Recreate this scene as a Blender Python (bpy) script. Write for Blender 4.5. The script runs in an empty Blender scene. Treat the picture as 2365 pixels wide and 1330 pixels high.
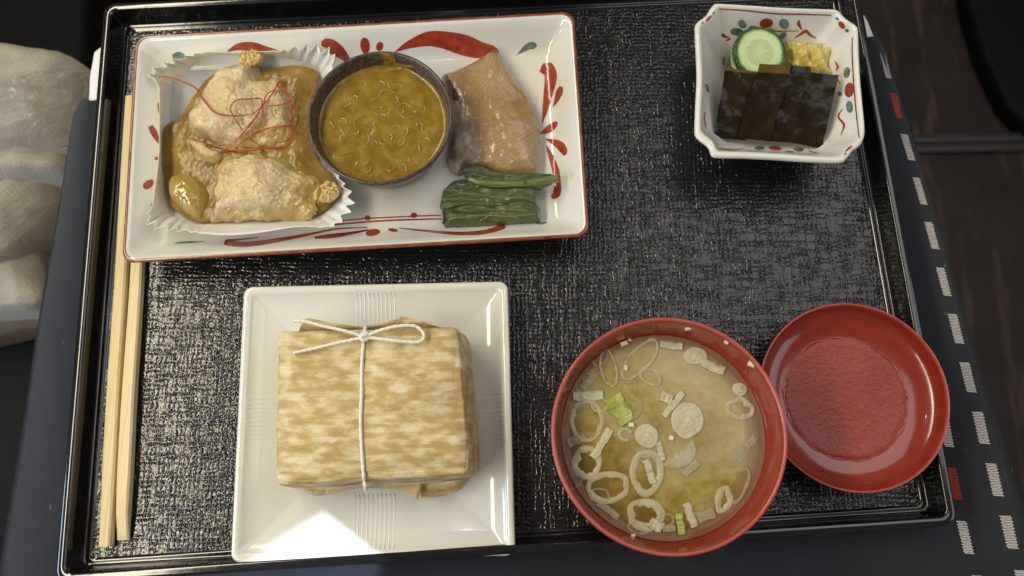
import bpy, math, random
from mathutils import Vector, Matrix, noise
from mathutils.bvhtree import BVHTree
R = math.radians
sc = bpy.context.scene
C = sc.collection

# ------------------------------------------------------------------ camera
F, W, H = 1850.0, 2365.0, 1330.0            # focal length and frame of the photograph, in its pixels
TILT, ROLL, YAW, CAMZ = R(14.15), R(-1.5), R(1.6), 0.40
CAM = Vector((0, 0, CAMZ))
RM = Matrix.Rotation(YAW, 3, 'Z') @ Matrix.Rotation(TILT, 3, 'X') @ Matrix.Rotation(ROLL, 3, 'Z')
cd = bpy.data.cameras.new('camera'); cam = bpy.data.objects.new('camera', cd); C.objects.link(cam)
cam.matrix_world = Matrix.Translation(CAM) @ RM.to_4x4()
cd.sensor_width = 36.0; cd.lens = 36.0 * F / W; cd.clip_start = 0.02; cd.clip_end = 50
cd.dof.use_dof = True; cd.dof.focus_distance = 0.385; cd.dof.aperture_fstop = 9.0
sc.camera = cam

# ------------------------------------------------------------------ world, exposure, lamps
w = bpy.data.worlds.new('World'); sc.world = w; w.use_nodes = True
bg = w.node_tree.nodes['Background']; bg.inputs[0].default_value = (0.95, 0.89, 0.78, 1); bg.inputs[1].default_value = 0.13
sc.view_settings.view_transform = 'Standard'; sc.view_settings.look = 'None'
sc.view_settings.exposure = 0.16; sc.view_settings.gamma = 1.0
sc.cycles.max_bounces = 8

def area(name, loc, target, sx, sy, radiance, col, spread=180):
    ld = bpy.data.lights.new(name, 'AREA'); ld.shape = 'RECTANGLE'; ld.size = sx; ld.size_y = sy
    ld.energy = radiance * math.pi * sx * sy; ld.color = col; ld.spread = R(spread)
    o = bpy.data.objects.new(name, ld); C.objects.link(o); o.location = loc
    z = (Vector(loc) - Vector(target)).normalized(); x = Vector((0, 1, 0)).cross(z).normalized(); y = z.cross(x)      # the long side runs along the cabin
    o.matrix_world = Matrix.Translation(loc) @ Matrix((x, y, z)).transposed().to_4x4()
    return o
area('cabin_lamp_warm', (-0.47, 0.12, 0.62), (-0.10, 0.05, 0), 0.10, 1.20, 14.5, (1.0, 0.91, 0.69))
area('cabin_ceiling_light', (0.46, 0.34, 0.80), (0.22, 0.16, 0), 0.66, 0.62, 1.5, (1.0, 0.98, 0.95))
area('cool_fill_left', (-0.92, -0.20, 0.34), (-0.25, -0.05, 0), 0.22, 0.40, 12.0, (0.54, 0.69, 1.0))  # cool lamp added to brighten the outer side of the cloth
area('side_light_cool', (0.75, 0.02, 0.36), (0.0, 0.05, 0), 0.30, 0.50, 1.3, (0.90, 0.93, 1.0))
ld = bpy.data.lights.new('reading_light', 'SPOT'); ld.spot_size = R(8); ld.spot_blend = .1; ld.energy = 66; ld.color = (.74, .82, 1.0); ld.shadow_soft_size = .00025
RLO, RAIM = Vector((.55, -.20, .60)), Vector((-.088, -.045, .009))
rl = bpy.data.objects.new('reading_light', ld); C.objects.link(rl); rl.location = RLO; rl.rotation_euler = (RAIM - RLO).to_track_quat('-Z', 'Y').to_euler()

# ------------------------------------------------------------------ helpers
def U(px, py, z=0.0):
    """the point at height z that the photograph's pixel shows"""
    d = RM @ Vector(((px - W / 2) / F, -(py - H / 2) / F, -1.0))
    return CAM + d * ((z - CAMZ) / d.z)

def ray(px, py):
    return (RM @ Vector(((px - W / 2) / F, -(py - H / 2) / F, -1.0))).normalized()

def Z(z0, ox, oy, s):
    """converter from a zoomed crop's pixels to photograph pixels"""
    return lambda pts: [(ox + p[0] / s, oy + p[1] / s) + tuple(p[2:]) for p in pts]
zA = Z(0, 280, 20, 2.217); zB = Z(0, 700, 20, 2.2162); zC = Z(0, 1580, 0, 3.326)
zD = Z(0, 520, 640, 1.9557); zE = Z(0, 1250, 700, 2.2167); zF = Z(0, 1740, 680, 2.0464)

def thing(name, label, cat, loc=(0, 0, 0), group=None):
    o = bpy.data.objects.new(name, None); C.objects.link(o); o.location = loc; o.empty_display_size = 0.01
    o['label'] = label; o['category'] = cat
    if group: o['group'] = group
    return o

def root_loc(p):
    v = Vector((0, 0, 0))
    while p is not None:
        v += Vector(p.location); p = p.parent
    return v

TREES = {}
def hit(px, py, names, lift=.0003, default=.014):
    best = None; d = ray(px, py)
    for k in names:
        t = TREES[k]
        if isinstance(t, tuple): t = TREES[k] = BVHTree.FromPolygons([tuple(v) for v in t[0]], t[1])
        h = t.ray_cast(CAM, d)
        if h[0] is not None and (best is None or h[3] < best[1]): best = (h[0], h[3])
    return best[0] - d * lift if best else U(px, py, default)

def obj(name, verts, faces, m, parent=None, smooth=True, sharp=None, origin=None):
    me = bpy.data.meshes.new(name)
    o0 = root_loc(parent) if parent else Vector(origin) if origin is not None else Vector((0, 0, 0))
    me.from_pydata([tuple(Vector(v) - o0) for v in verts], [], faces)
    me.materials.append(m)
    me.polygons.foreach_set('use_smooth', [smooth] * len(me.polygons))
    if sharp: me.set_sharp_from_angle(angle=R(sharp))
    me.update()
    o = bpy.data.objects.new(name, me); C.objects.link(o)
    if parent: o.parent = parent
    elif origin is not None: o.location = origin
    return o

def tag(o, label, cat=None, group=None, kind=None):
    o['label'] = label
    if cat: o['category'] = cat
    if group: o['group'] = group
    if kind: o['kind'] = kind
    return o

def loft(loops, cap0=False, cap1=False, closed=True):
    n = len(loops[0]); V = [p for l in loops for p in l]; Fc = []
    for i in range(len(loops) - 1):
        for j in range(n if closed else n - 1):
            k = (j + 1) % n
            Fc.append((i * n + j, i * n + k, (i + 1) * n + k, (i + 1) * n + j))
    def cap(i, flip):
        c = sum((Vector(p) for p in loops[i]), Vector()) / n; V.append(c); ci = len(V) - 1
        for j in range(n):
            k = (j + 1) % n
            Fc.append((i * n + k, i * n + j, ci) if flip else (i * n + j, i * n + k, ci))
    if cap0: cap(0, True)
    if cap1: cap(len(loops) - 1, False)
    return V, Fc

def resample(pts, n, closed=True):
    """Catmull-Rom through pts (any dimension) at n places evenly along the length"""
    P = [tuple(map(float, p)) for p in pts]; m = len(P); dim = len(P[0]); out = []
    segs = m if closed else m - 1
    g = (lambda i: P[i % m]) if closed else (lambda i: P[max(0, min(m - 1, i))])
    for i in range(segs):
        a, b, c, d = g(i - 1), g(i), g(i + 1), g(i + 2)
        for t in range(12):
            t /= 12
            out.append(tuple(0.5 * (2 * b[k] + (c[k] - a[k]) * t + (2 * a[k] - 5 * b[k] + 4 * c[k] - d[k]) * t * t + (3 * b[k] - a[k] - 3 * c[k] + d[k]) * t ** 3) for k in range(dim)))
    out.append(out[0] if closed else P[-1])
    L = [0]
    for i in range(1, len(out)): L.append(L[-1] + math.dist(out[i][:2], out[i - 1][:2]) + 1e-9)
    res, i = [], 0
    for k in range(n):
        s = L[-1] * k / (n if closed else n - 1)
        while i < len(L) - 2 and L[i + 1] < s: i += 1
        t = (s - L[i]) / (L[i + 1] - L[i])
        res.append(tuple(out[i][q] * (1 - t) + out[i + 1][q] * t for q in range(dim)))
    return res

def linear(pts, n):
    """n points evenly along a closed polygon, corners kept sharp"""
    P = list(pts); L = [0]
    for i in range(len(P)): L.append(L[-1] + math.dist(P[i], P[(i + 1) % len(P)]))
    out, i = [], 0
    for k in range(n):
        s = L[-1] * k / n
        while L[i + 1] < s: i += 1
        t = (s - L[i]) / (L[i + 1] - L[i]); a, b = P[i], P[(i + 1) % len(P)]
        out.append((a[0] + (b[0] - a[0]) * t, a[1] + (b[1] - a[1]) * t))
    return out

def inside(p, poly):
    c = False; n = len(poly); j = n - 1
    for i in range(n):
        a, b = poly[i], poly[j]
        if (a[1] > p[1]) != (b[1] > p[1]) and p[0] < (b[0] - a[0]) * (p[1] - a[1]) / (b[1] - a[1]) + a[0]: c = not c
        j = i
    return c

def tube(pts, r, sides=7, caps=True):
    """round tube along world points; r is one radius or one per point"""
    n = len(pts); rr = r if isinstance(r, (list, tuple)) else [r] * n; loops = []; up = Vector((0, 0, 1))
    for i, p in enumerate(pts):
        t = (Vector(pts[min(i + 1, n - 1)]) - Vector(pts[max(i - 1, 0)])).normalized()
        s = t.cross(up)
        if s.length < 1e-4: s = Vector((1, 0, 0))
        s.normalize(); u = s.cross(t)
        loops.append([Vector(p) + (s * math.cos(a) + u * math.sin(a)) * rr[i] for a in [2 * math.pi * k / sides for k in range(sides)]])
    return loft(loops, caps, caps)

def join(*vf):
    V, Fc = [], []
    for v, f in vf:
        o = len(V); V += list(v); Fc += [tuple(i + o for i in q) for q in f]
    return V, Fc

def box(c, sx, sy, sz, rz=0):
    ca, sa = math.cos(rz), math.sin(rz); V = []
    for z in (-.5, .5):
        for x, y in ((-.5, -.5), (.5, -.5), (.5, .5), (-.5, .5)):
            X, Y = x * sx, y * sy; V.append(Vector(c) + Vector((X * ca - Y * sa, X * sa + Y * ca, z * sz)))
    return V, [(0, 3, 2, 1), (4, 5, 6, 7), (0, 1, 5, 4), (1, 2, 6, 5), (2, 3, 7, 6), (3, 0, 4, 7)]

def fbm(p, o=4):
    return noise.fractal(p, 1.0, 2.0, o)

# ------------------------------------------------------------------ materials
class Mat:
    def __init__(s, name, col=(.5, .5, .5), rough=.5, **k):
        s.m = bpy.data.materials.new(name); s.m.use_nodes = True; s.t = s.m.node_tree
        s.b = s.t.nodes['Principled BSDF']; s.co = None; s.lastbump = None
        I = s.b.inputs
        I['Base Color'].default_value = (*col, 1); I['Roughness'].default_value = rough
        for a, b in (('spec', 'Specular IOR Level'), ('coat', 'Coat Weight'), ('coat_r', 'Coat Roughness'), ('sss', 'Subsurface Weight'),
                     ('trans', 'Transmission Weight'), ('ior', 'IOR'), ('metal', 'Metallic'), ('sheen', 'Sheen Weight'), ('alpha', 'Alpha')):
            if a in k: I[b].default_value = k[a]
        if 'sss' in k:
            I['Subsurface Radius'].default_value = k.get('rad', (1, .6, .3)); I['Subsurface Scale'].default_value = k.get('sss_s', .003)
    def node(s, t, **k):
        n = s.t.nodes.new(t)
        for a, v in k.items(): setattr(n, a, v)
        return n
    def link(s, a, b): s.t.links.new(a, b)
    def coords(s, scale=(1, 1, 1), rot=(0, 0, 0), loc=(0, 0, 0)):
        tc = s.node('ShaderNodeTexCoord'); mp = s.node('ShaderNodeMapping')
        mp.inputs['Scale'].default_value = scale; mp.inputs['Rotation'].default_value = rot; mp.inputs['Location'].default_value = loc
        s.link(tc.outputs['Object'], mp.inputs['Vector']); return mp.outputs['Vector']
    def noise(s, scale, detail=4, rough=.55, stretch=(1, 1, 1), rot=0, dist=0):
        n = s.node('ShaderNodeTexNoise'); n.inputs['Scale'].default_value = scale; n.inputs['Detail'].default_value = detail
        n.inputs['Roughness'].default_value = rough; n.inputs['Distortion'].default_value = dist
        s.link(s.coords(stretch, (0, 0, rot)), n.inputs['Vector']); return n.outputs['Fac']
    def vor(s, scale, feature='F1', stretch=(1, 1, 1), out='Distance'):
        n = s.node('ShaderNodeTexVoronoi', feature=feature); n.inputs['Scale'].default_value = scale
        s.link(s.coords(stretch), n.inputs['Vector']); return n.outputs[out]
    def ramp(s, fac, stops, interp='LINEAR'):
        r = s.node('ShaderNodeValToRGB'); r.color_ramp.interpolation = interp; e = r.color_ramp.elements
        while len(e) < len(stops): e.new(.5)
        for q, (p, c) in zip(e, stops):
            q.position = p; q.color = (*c, 1) if not isinstance(c, (int, float)) else (c, c, c, 1)
        s.link(fac, r.inputs[0]); return r.outputs[0]
    def math(s, op, a, b=None, c=None, clamp=False):
        n = s.node('ShaderNodeMath', operation=op, use_clamp=clamp)
        for i, v in enumerate((a, b, c)):
            if v is None: continue
            if isinstance(v, (int, float)): n.inputs[i].default_value = v
            else: s.link(v, n.inputs[i])
        return n.outputs[0]
    def mix(s, fac, a, b, mode='MIX'):
        n = s.node('ShaderNodeMix', data_type='RGBA', blend_type=mode)
        for i, v in ((0, fac), (6, a), (7, b)):
            if isinstance(v, (int, float)): n.inputs[i].default_value = v
            elif isinstance(v, tuple): n.inputs[i].default_value = (*v, 1)
            else: s.link(v, n.inputs[i])
        return n.outputs[2]
    def color(s, c): s.link(c, s.b.inputs['Base Color']); return s
    def set(s, name, v): s.link(v, s.b.inputs[name]); return s
    def bump(s, h, strength=.5, dist=.001):
        n = s.node('ShaderNodeBump'); n.inputs['Strength'].default_value = strength; n.inputs['Distance'].default_value = dist
        s.link(h, n.inputs['Height'])
        if s.lastbump: s.link(s.lastbump, n.inputs['Normal'])
        s.lastbump = n.outputs[0]; s.link(s.lastbump, s.b.inputs['Normal']); s.link(s.lastbump, s.b.inputs['Coat Normal']); return s

# tray: black plastic, embossed like coarse linen
tray_smooth = Mat('tray_black_gloss', (.006, .006, .007), .13, spec=.9)
tray_smooth.bump(tray_smooth.noise(90, 2), .10, .0008)
tray_weave = Mat('tray_black_linen', (.006, .006, .007), .2, spec=.62)
def weave(m):
    tc = m.node('ShaderNodeTexCoord'); sp = m.node('ShaderNodeSeparateXYZ'); m.link(tc.outputs['Object'], sp.inputs[0])
    k = 2 * math.pi / .00225
    wob = m.noise(210, 2); wob2 = m.noise(230, 2, rot=1.1)
    hx = m.math('SINE', m.math('ADD', m.math('MULTIPLY', sp.outputs[1], k), m.math('MULTIPLY', wob, 9)))
    vx = m.math('SINE', m.math('ADD', m.math('MULTIPLY', sp.outputs[0], k), m.math('MULTIPLY', wob2, 9)))
    hm = m.ramp(m.noise(1, 2, stretch=(70, 330, 1)), [(.38, 0), (.60, 1)])
    vm = m.ramp(m.noise(1, 2, stretch=(330, 70, 1)), [(.38, 0), (.60, 1)])
    h = m.math('MAXIMUM', m.math('MULTIPLY', hx, hm), m.math('MULTIPLY', vx, vm))
    h = m.math('ADD', h, m.math('MULTIPLY', m.noise(560, 1), .7))
    m.bump(h, .60, .00032)
weave(tray_weave)
tray_weave.set('Roughness', tray_weave.ramp(tray_weave.noise(60, 3), [(.3, .11), (.7, .19)]))

porcelain = Mat('porcelain_white', (.76, .755, .70), .13, coat=.4, coat_r=.05, sss=.08, sss_s=.002)
porcelain.color(porcelain.ramp(porcelain.noise(35, 3), [(.3, (.69, .69, .625)), (.7, (.735, .725, .66))]))
porcelain_b = Mat('porcelain_ivory', (.78, .76, .69), .14, coat=.4, coat_r=.05, sss=.08, sss_s=.002)
def paint_mat(name, a, b):
    m = Mat(name, a, .22, coat=.5, coat_r=.08); m.color(m.ramp(m.noise(260, 4), [(.32, a), (.68, b)])); return m
paint_red = paint_mat('painted_red', (.25, .030, .015), (.40, .062, .026))
paint_green = paint_mat('painted_green', (.06, .12, .095), (.21, .28, .22))
paint_rim = Mat('painted_rim_brown', (.23, .060, .028), .25, coat=.4); paint_rim.color(paint_rim.ramp(paint_rim.noise(180, 3), [(.35, (.17, .045, .025)), (.7, (.33, .105, .045))]))
wood = Mat('pale_wood', (.70, .52, .27), .55, spec=.3)
wood.color(wood.ramp(wood.noise(1, 4, stretch=(900, 14, 900)), [(.3, (.68, .53, .28)), (.7, (.80, .67, .41))])); wood.bump(wood.noise(1, 3, stretch=(1400, 20, 900)), .2, .0003)
lacquer = Mat('red_lacquer', (.27, .030, .014), .20, coat=.6, coat_r=.07)
lacquer.color(lacquer.ramp(lacquer.noise(1, 3, stretch=(50, 50, 500)), [(.3, (.24, .024, .012)), (.7, (.30, .036, .017))]))
lacquer.bump(lacquer.noise(1, 2, stretch=(25, 25, 900)), .12, .0003)
lacquer_rim = Mat('red_lacquer_rim', (.44, .080, .058), .28, coat=.3)
droplet = Mat('water_drops', (.34, .065, .045), .10, coat=.8, coat_r=.04)
film = Mat('water_film', (.29, .036, .018), .07, coat=1.0, coat_r=.03); film.bump(film.noise(300, 2), .15, .0006)
mist = Mat('condensation_mist', (.36, .07, .048), .16, spec=.22, coat=.22, coat_r=.04); mist.color(mist.ramp(mist.noise(45, 4), [(.3, (.26, .034, .018)), (.7, (.33, .058, .038))])); mist.bump(mist.noise(520, 4, .55, dist=.5), .8, .00045); mist.bump(mist.noise(170, 3), .35, .0006)
stoneware = Mat('brown_stoneware', (.085, .060, .045), .42, coat=.25, coat_r=.2)
stoneware.color(stoneware.ramp(stoneware.noise(700, 3), [(.42, (.035, .022, .016)), (.58, (.105, .073, .056))])); stoneware.bump(stoneware.noise(500, 3), .35, .0003)
paper = Mat('baking_paper', (.86, .83, .76), .45, trans=.12, sss=.3, sss_s=.002); paper.bump(paper.noise(300, 3), .2, .0003)
glaze = Mat('amber_glaze', (.30, .18, .05), .22, spec=.25, coat=.3, coat_r=.03, sss=.4, sss_s=.004, rad=(1, .5, .15))
glaze.color(glaze.ramp(glaze.noise(70, 5), [(.30, (.19, .105, .016)), (.55, (.27, .160, .030)), (.75, (.37, .245, .065))])); glaze.bump(glaze.noise(260, 4), .5, .0008); glaze.bump(glaze.noise(800, 3), .3, .0004)
batter = Mat('fried_batter', (.58, .42, .20), .34, spec=.35, coat=.7, coat_r=.04, sss=.3, sss_s=.003)
def batter_nodes(m):
    tc = m.node('ShaderNodeTexCoord'); sp = m.node('ShaderNodeSeparateXYZ'); m.link(tc.outputs['Object'], sp.inputs[0])
    crumb = m.mix(.45, m.ramp(m.noise(80, 5, .6), [(.32, (.64, .45, .18)), (.5, (.74, .60, .34)), (.7, (.77, .67, .47))]), m.ramp(m.noise(480, 5, .65), [(.33, (.52, .36, .15)), (.5, (.68, .54, .30)), (.68, (.80, .71, .53))]))
    wet = m.math('ADD', m.math('MULTIPLY', sp.outputs[2], -1 / .015), m.math('MULTIPLY', m.noise(85, 4), 1.9))
    f = m.ramp(wet, [(.22, 0), (.66, 1)])
    m.color(m.mix(m.math('MULTIPLY', f, .82), crumb, m.ramp(m.noise(120, 3), [(.3, (.32, .19, .038)), (.7, (.50, .33, .10))])))
    m.set('Roughness', m.ramp(f, [(0, .38), (1, .10)]))
    dry = m.math('SUBTRACT', 1.15, f)
    m.bump(m.math('MULTIPLY', m.noise(620, 5, .65), dry), .9, .0012); m.bump(m.noise(230, 3), .4, .0009)
batter_nodes(batter)
batter_gold = Mat('golden_crisp_batter', (.60, .32, .06), .38, coat=.4, coat_r=.2, sss=.2, sss_s=.003)
batter_gold.color(batter_gold.ramp(batter_gold.noise(300, 5), [(.3, (.60, .39, .10)), (.7, (.75, .57, .26))])); batter_gold.bump(batter_gold.noise(700, 4), .7, .001)
ginkgo = Mat('glazed_yellow_root', (.50, .29, .055), .12, coat=1.0, coat_r=.03, sss=.5, sss_s=.004)
ginkgo.color(ginkgo.ramp(ginkgo.noise(120, 4), [(.3, (.33, .205, .035)), (.7, (.47, .33, .09))])); ginkgo.bump(ginkgo.noise(260, 3), .4, .001)
chilli = Mat('dried_chilli', (.40, .028, .010), .32); chilli.color(chilli.ramp(chilli.noise(500, 2), [(.3, (.30, .014, .007)), (.7, (.50, .060, .016))]))
curry = Mat('golden_sauce', (.34, .20, .03), .22, spec=.22, coat=.35, coat_r=.03, sss=.3, sss_s=.003)
curry.color(curry.mix(curry.ramp(curry.noise(1500, 2), [(.28, 0), (.34, 1)]), (.16, .08, .012), curry.ramp(curry.noise(130, 5, .6), [(.28, (.18, .102, .011)), (.5, (.25, .150, .019)), (.72, (.35, .232, .045))])))
curry.bump(curry.noise(300, 4, .6), .38, .0007)
shred = Mat('sauce_shreds', (.34, .22, .052), .18, coat=.8, sss=.3)
fish = Mat('grilled_fish', (.50, .28, .09), .24, coat=.6, coat_r=.08, sss=.25, sss_s=.003)
def fish_nodes(m):
    c = U(*zB([(770, 300)])[0], .02); wv = m.node('ShaderNodeTexWave', wave_type='RINGS', rings_direction='SPHERICAL')
    wv.inputs['Scale'].default_value = 165; wv.inputs['Distortion'].default_value = 4.5; wv.inputs['Detail'].default_value = 3; wv.inputs['Detail Scale'].default_value = .8
    m.link(m.coords((1, 1, .2), (0, 0, 0), FISH_OFF), wv.inputs['Vector'])
    pres = m.ramp(m.noise(50, 3), [(.35, .02), (.65, .26)])
    lines = m.ramp(wv.outputs['Fac'], [(.2, (.28, .15, .045)), (.8, (.50, .34, .15))])
    big = m.ramp(m.noise(48, 5), [(.28, (.24, .130, .045)), (.5, (.35, .225, .095)), (.75, (.47, .345, .185))])
    m.color(m.mix(pres, big, lines)); m.bump(m.math('MULTIPLY', wv.outputs['Fac'], pres), .08, .0003); m.bump(m.noise(380, 4), .5, .0008)
fish_skin = Mat('silver_fish_skin', (.16, .14, .13), .3, coat=.25, coat_r=.12)
fish_skin.color(fish_skin.ramp(fish_skin.noise(120, 5), [(.30, (.17, .125, .085)), (.5, (.31, .25, .185)), (.68, (.50, .43, .33))])); fish_skin.bump(fish_skin.noise(300, 4), .25, .0006)
fish_char = Mat('charred_fish_edge', (.08, .03, .012), .35, coat=.3); fish_char.bump(fish_char.noise(500, 3), .5, .001)
leafm = Mat('boiled_green_leaf', (.10, .14, .04), .30, coat=.5, coat_r=.2, sss=.15, sss_s=.002)
leafm.color(leafm.mix(.5, leafm.ramp(leafm.noise(1, 5, stretch=(40, 300, 200), dist=.8), [(.3, (.036, .050, .014)), (.55, (.070, .092, .024)), (.75, (.165, .18, .062))]),
                      leafm.ramp(leafm.noise(110, 5), [(.3, (.045, .062, .016)), (.7, (.100, .124, .036))])))
leafm.bump(leafm.noise(1, 5, stretch=(45, 330, 200), dist=1.2), .9, .0016); leafm.bump(leafm.vor(300, 'DISTANCE_TO_EDGE', (.45, 1, 1)), .5, .0012)
stemm = Mat('boiled_green_stem', (.15, .19, .045), .32, coat=.3, coat_r=.15, sss=.3, sss_s=.002)
stemm.color(stemm.ramp(stemm.noise(1, 3, stretch=(25, 420, 420)), [(.3, (.085, .115, .028)), (.7, (.20, .235, .075))])); stemm.bump(stemm.noise(1, 3, stretch=(20, 500, 400)), .5, .0006)
kelpm = Mat('simmered_kelp', (.020, .012, .005), .22, spec=.20, coat=.2, coat_r=.04)
kelpm.color(kelpm.ramp(kelpm.noise(90, 4), [(.3, (.010, .007, .003)), (.55, (.018, .012, .004)), (.8, (.034, .022, .006))])); kelpm.bump(kelpm.noise(500, 3, .6), .3, .0004); kelpm.bump(kelpm.noise(140, 2), .12, .0005)
kelp_thin = Mat('kelp_translucent', (.11, .070, .010), .3, spec=.2); kelp_thin.bump(kelp_thin.noise(250, 3), .4, .0006)
cuke_skin = Mat('cucumber_skin', (.020, .055, .016), .25, coat=.3); cuke_skin.color(cuke_skin.ramp(cuke_skin.noise(200, 3), [(.3, (.012, .036, .012)), (.7, (.06, .13, .03))]))
cuke_flesh = Mat('cucumber_flesh', (.50, .60, .26), .18, coat=.7, coat_r=.06, sss=.4, sss_s=.003)
def cuke_nodes(m):
    tc = m.node('ShaderNodeTexCoord'); v = m.node('ShaderNodeVectorMath', operation='LENGTH'); sp = m.node('ShaderNodeSeparateXYZ')
    cb = m.node('ShaderNodeCombineXYZ'); m.link(tc.outputs['Object'], sp.inputs[0]); m.link(sp.outputs[0], cb.inputs[0]); m.link(sp.outputs[1], cb.inputs[1])
    m.link(cb.outputs[0], v.inputs[0])
    r = m.math('DIVIDE', v.outputs['Value'], .0125)
    ang = m.math('ARCTAN2', sp.outputs[1], sp.outputs[0])
    wob = m.math('ADD', r, m.math('MULTIPLY', m.math('SUBTRACT', m.noise(300, 3), .5), .16))
    base = m.ramp(wob, [(0, (.56, .64, .30)), (.25, (.46, .57, .22)), (.52, (.40, .52, .17)), (.62, (.56, .66, .30)), (.86, (.46, .60, .20)), (.93, (.20, .36, .07)), (1.0, (.03, .085, .02))])
    spokes = m.math('SINE', m.math('ADD', m.math('MULTIPLY', ang, 9), m.math('MULTIPLY', m.noise(200, 2), 5)))
    msk = m.math('MULTIPLY', m.ramp(spokes, [(.55, 0), (.9, 1)]), m.ramp(r, [(.1, 0), (.25, 1), (.5, 1), (.6, 0)]))
    m.color(m.mix(m.math('MULTIPLY', msk, .4), base, (.66, .71, .42))); m.bump(m.noise(500, 3), .35, .0005); m.bump(msk, .4, .0004)
cuke_nodes(cuke_flesh)
cabbage = Mat('pickled_cabbage', (.62, .48, .11), .2, coat=.6, coat_r=.1, sss=.5, sss_s=.003)
cabbage.color(cabbage.ramp(cabbage.noise(110, 4), [(.32, (.62, .46, .055)), (.5, (.66, .54, .16)), (.7, (.66, .58, .34))])); cabbage.bump(cabbage.noise(330, 4), .6, .0010)
wrap = Mat('bamboo_sheath_paper', (.52, .36, .14), .42, spec=.35)
def wrap_nodes(m):
    blot = m.noise(1, 3, .5, stretch=(112, 225, 225)); st = m.noise(1, 3, .6, stretch=(60, 520, 400)); gr = m.noise(1500, 2)
    tc = m.node('ShaderNodeTexCoord'); sp = m.node('ShaderNodeSeparateXYZ'); m.link(tc.outputs['Object'], sp.inputs[0])
    ln = m.math('SINE', m.math('ADD', m.math('MULTIPLY', m.math('ADD', sp.outputs[1], sp.outputs[2]), 2 * math.pi / .00085), m.math('MULTIPLY', m.noise(90, 2), 4)))
    f = m.math('ADD', m.math('ADD', m.math('MULTIPLY', blot, .76), m.math('MULTIPLY', st, .27)), m.math('MULTIPLY', gr, .05))
    base = m.ramp(f, [(.44, (.45, .315, .120)), (.515, (.515, .38, .165)), (.575, (.65, .53, .29)), (.67, (.78, .69, .47))])
    m.color(m.mix(m.math('MULTIPLY', m.math('MULTIPLY_ADD', ln, .5, .5), m.ramp(f, [(.50, .10), (.60, .42)])), base, (.47, .34, .15)))
    m.bump(ln, .3, .00012); m.bump(m.noise(60, 3), .35, .0014); m.bump(m.noise(1, 3, stretch=(30, 260, 260)), .25, .0008)
wrap_nodes(wrap)
wrap_in = Mat('sheath_paper_inside', (.56, .42, .22), .4, spec=.4); wrap_in.color(wrap_in.ramp(wrap_in.noise(1, 3, stretch=(60, 400, 300)), [(.3, (.46, .32, .13)), (.7, (.62, .48, .27))]))
twine = Mat('white_twine', (.80, .76, .66), .7, sheen=.3)
broth = Mat('miso_broth', (.45, .33, .14), .04, spec=.20)
onion = Mat('scallion_flesh', (.56, .49, .30), .30, coat=.3, coat_r=.1, alpha=.86)
onion.color(onion.mix(.5, onion.ramp(onion.noise(300, 5), [(.3, (.50, .44, .23)), (.7, (.72, .68, .49))]), onion.ramp(onion.noise(1100, 3), [(.35, (.50, .44, .25)), (.65, (.72, .67, .49))]))); onion.bump(onion.noise(800, 4), .6, .0005)
onion_core = Mat('scallion_core', (.58, .55, .30), .3, coat=.3)
onion_dim = Mat('sunken_scallion', (.56, .49, .33), .25, coat=.3, alpha=.5); onion_dim.bump(onion_dim.noise(700, 3), .4, .0004)
onion_green = Mat('scallion_green', (.38, .42, .055), .22, coat=.5, sss=.3, sss_s=.002); onion_green.color(onion_green.ramp(onion_green.noise(200, 4), [(.3, (.26, .31, .03)), (.7, (.52, .54, .14))]))
white_bit = Mat('soybean_curd_bit', (.80, .72, .52), .4, sss=.3, sss_s=.002)
cloth = Mat('charcoal_cloth', (.0155, .0165, .0195), .85, sheen=.2, spec=.25)
def twill(m):
    tc = m.node('ShaderNodeTexCoord'); sp = m.node('ShaderNodeSeparateXYZ'); m.link(tc.outputs['Object'], sp.inputs[0])
    d = m.math('MULTIPLY', m.math('ADD', sp.outputs[0], m.math('MULTIPLY', sp.outputs[1], .8)), 2 * math.pi / .0011)
    sn = m.math('SINE', m.math('ADD', d, m.math('MULTIPLY', m.noise(60, 2), 3)))
    m.bump(sn, .45, .00018); m.bump(m.noise(1200, 2), .3, .0002)
    lint = m.ramp(m.noise(260, 1, .4, stretch=(1, .55, 1), rot=.6), [(.765, 0), (.80, 1)])
    base = m.ramp(m.noise(40, 4), [(.3, (.0125, .0145, .0215)), (.7, (.0170, .0195, .0285))])
    m.color(m.mix(m.math('MULTIPLY', lint, .35), m.mix(m.math('MULTIPLY_ADD', sn, .25, .25), base, (.024, .025, .029)), (.20, .20, .20)))
twill(cloth)
thread_w = Mat('white_weave', (.80, .74, .70), .8, sheen=.2); thread_r = Mat('red_weave', (.56, .045, .022), .8, sheen=.2)
table_white = Mat('white_table_plastic', (.80, .80, .82), .3)
beige = Mat('beige_blanket', (.30, .26, .19), .95, sheen=.35, spec=.1)
def knit(m):
    tc = m.node('ShaderNodeTexCoord'); sp = m.node('ShaderNodeSeparateXYZ'); m.link(tc.outputs['Object'], sp.inputs[0])
    a = m.math('SINE', m.math('MULTIPLY', sp.outputs[0], 2 * math.pi / .0042)); b = m.math('SINE', m.math('ADD', m.math('MULTIPLY', sp.outputs[1], 2 * math.pi / .0046), m.math('MULTIPLY', m.noise(40, 2), 3)))
    m.bump(m.math('MULTIPLY', a, b), .14, .0007); m.bump(m.noise(500, 4), .6, .0012)
    m.color(m.ramp(m.noise(35, 5), [(.3, (.33, .30, .235)), (.7, (.45, .41, .33))]))
knit(beige)
beige_dark = Mat('taupe_blanket_lining', (.20, .16, .125), .95, spec=.1); beige_dark.bump(beige_dark.noise(500, 3), .4, .0008)
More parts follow.
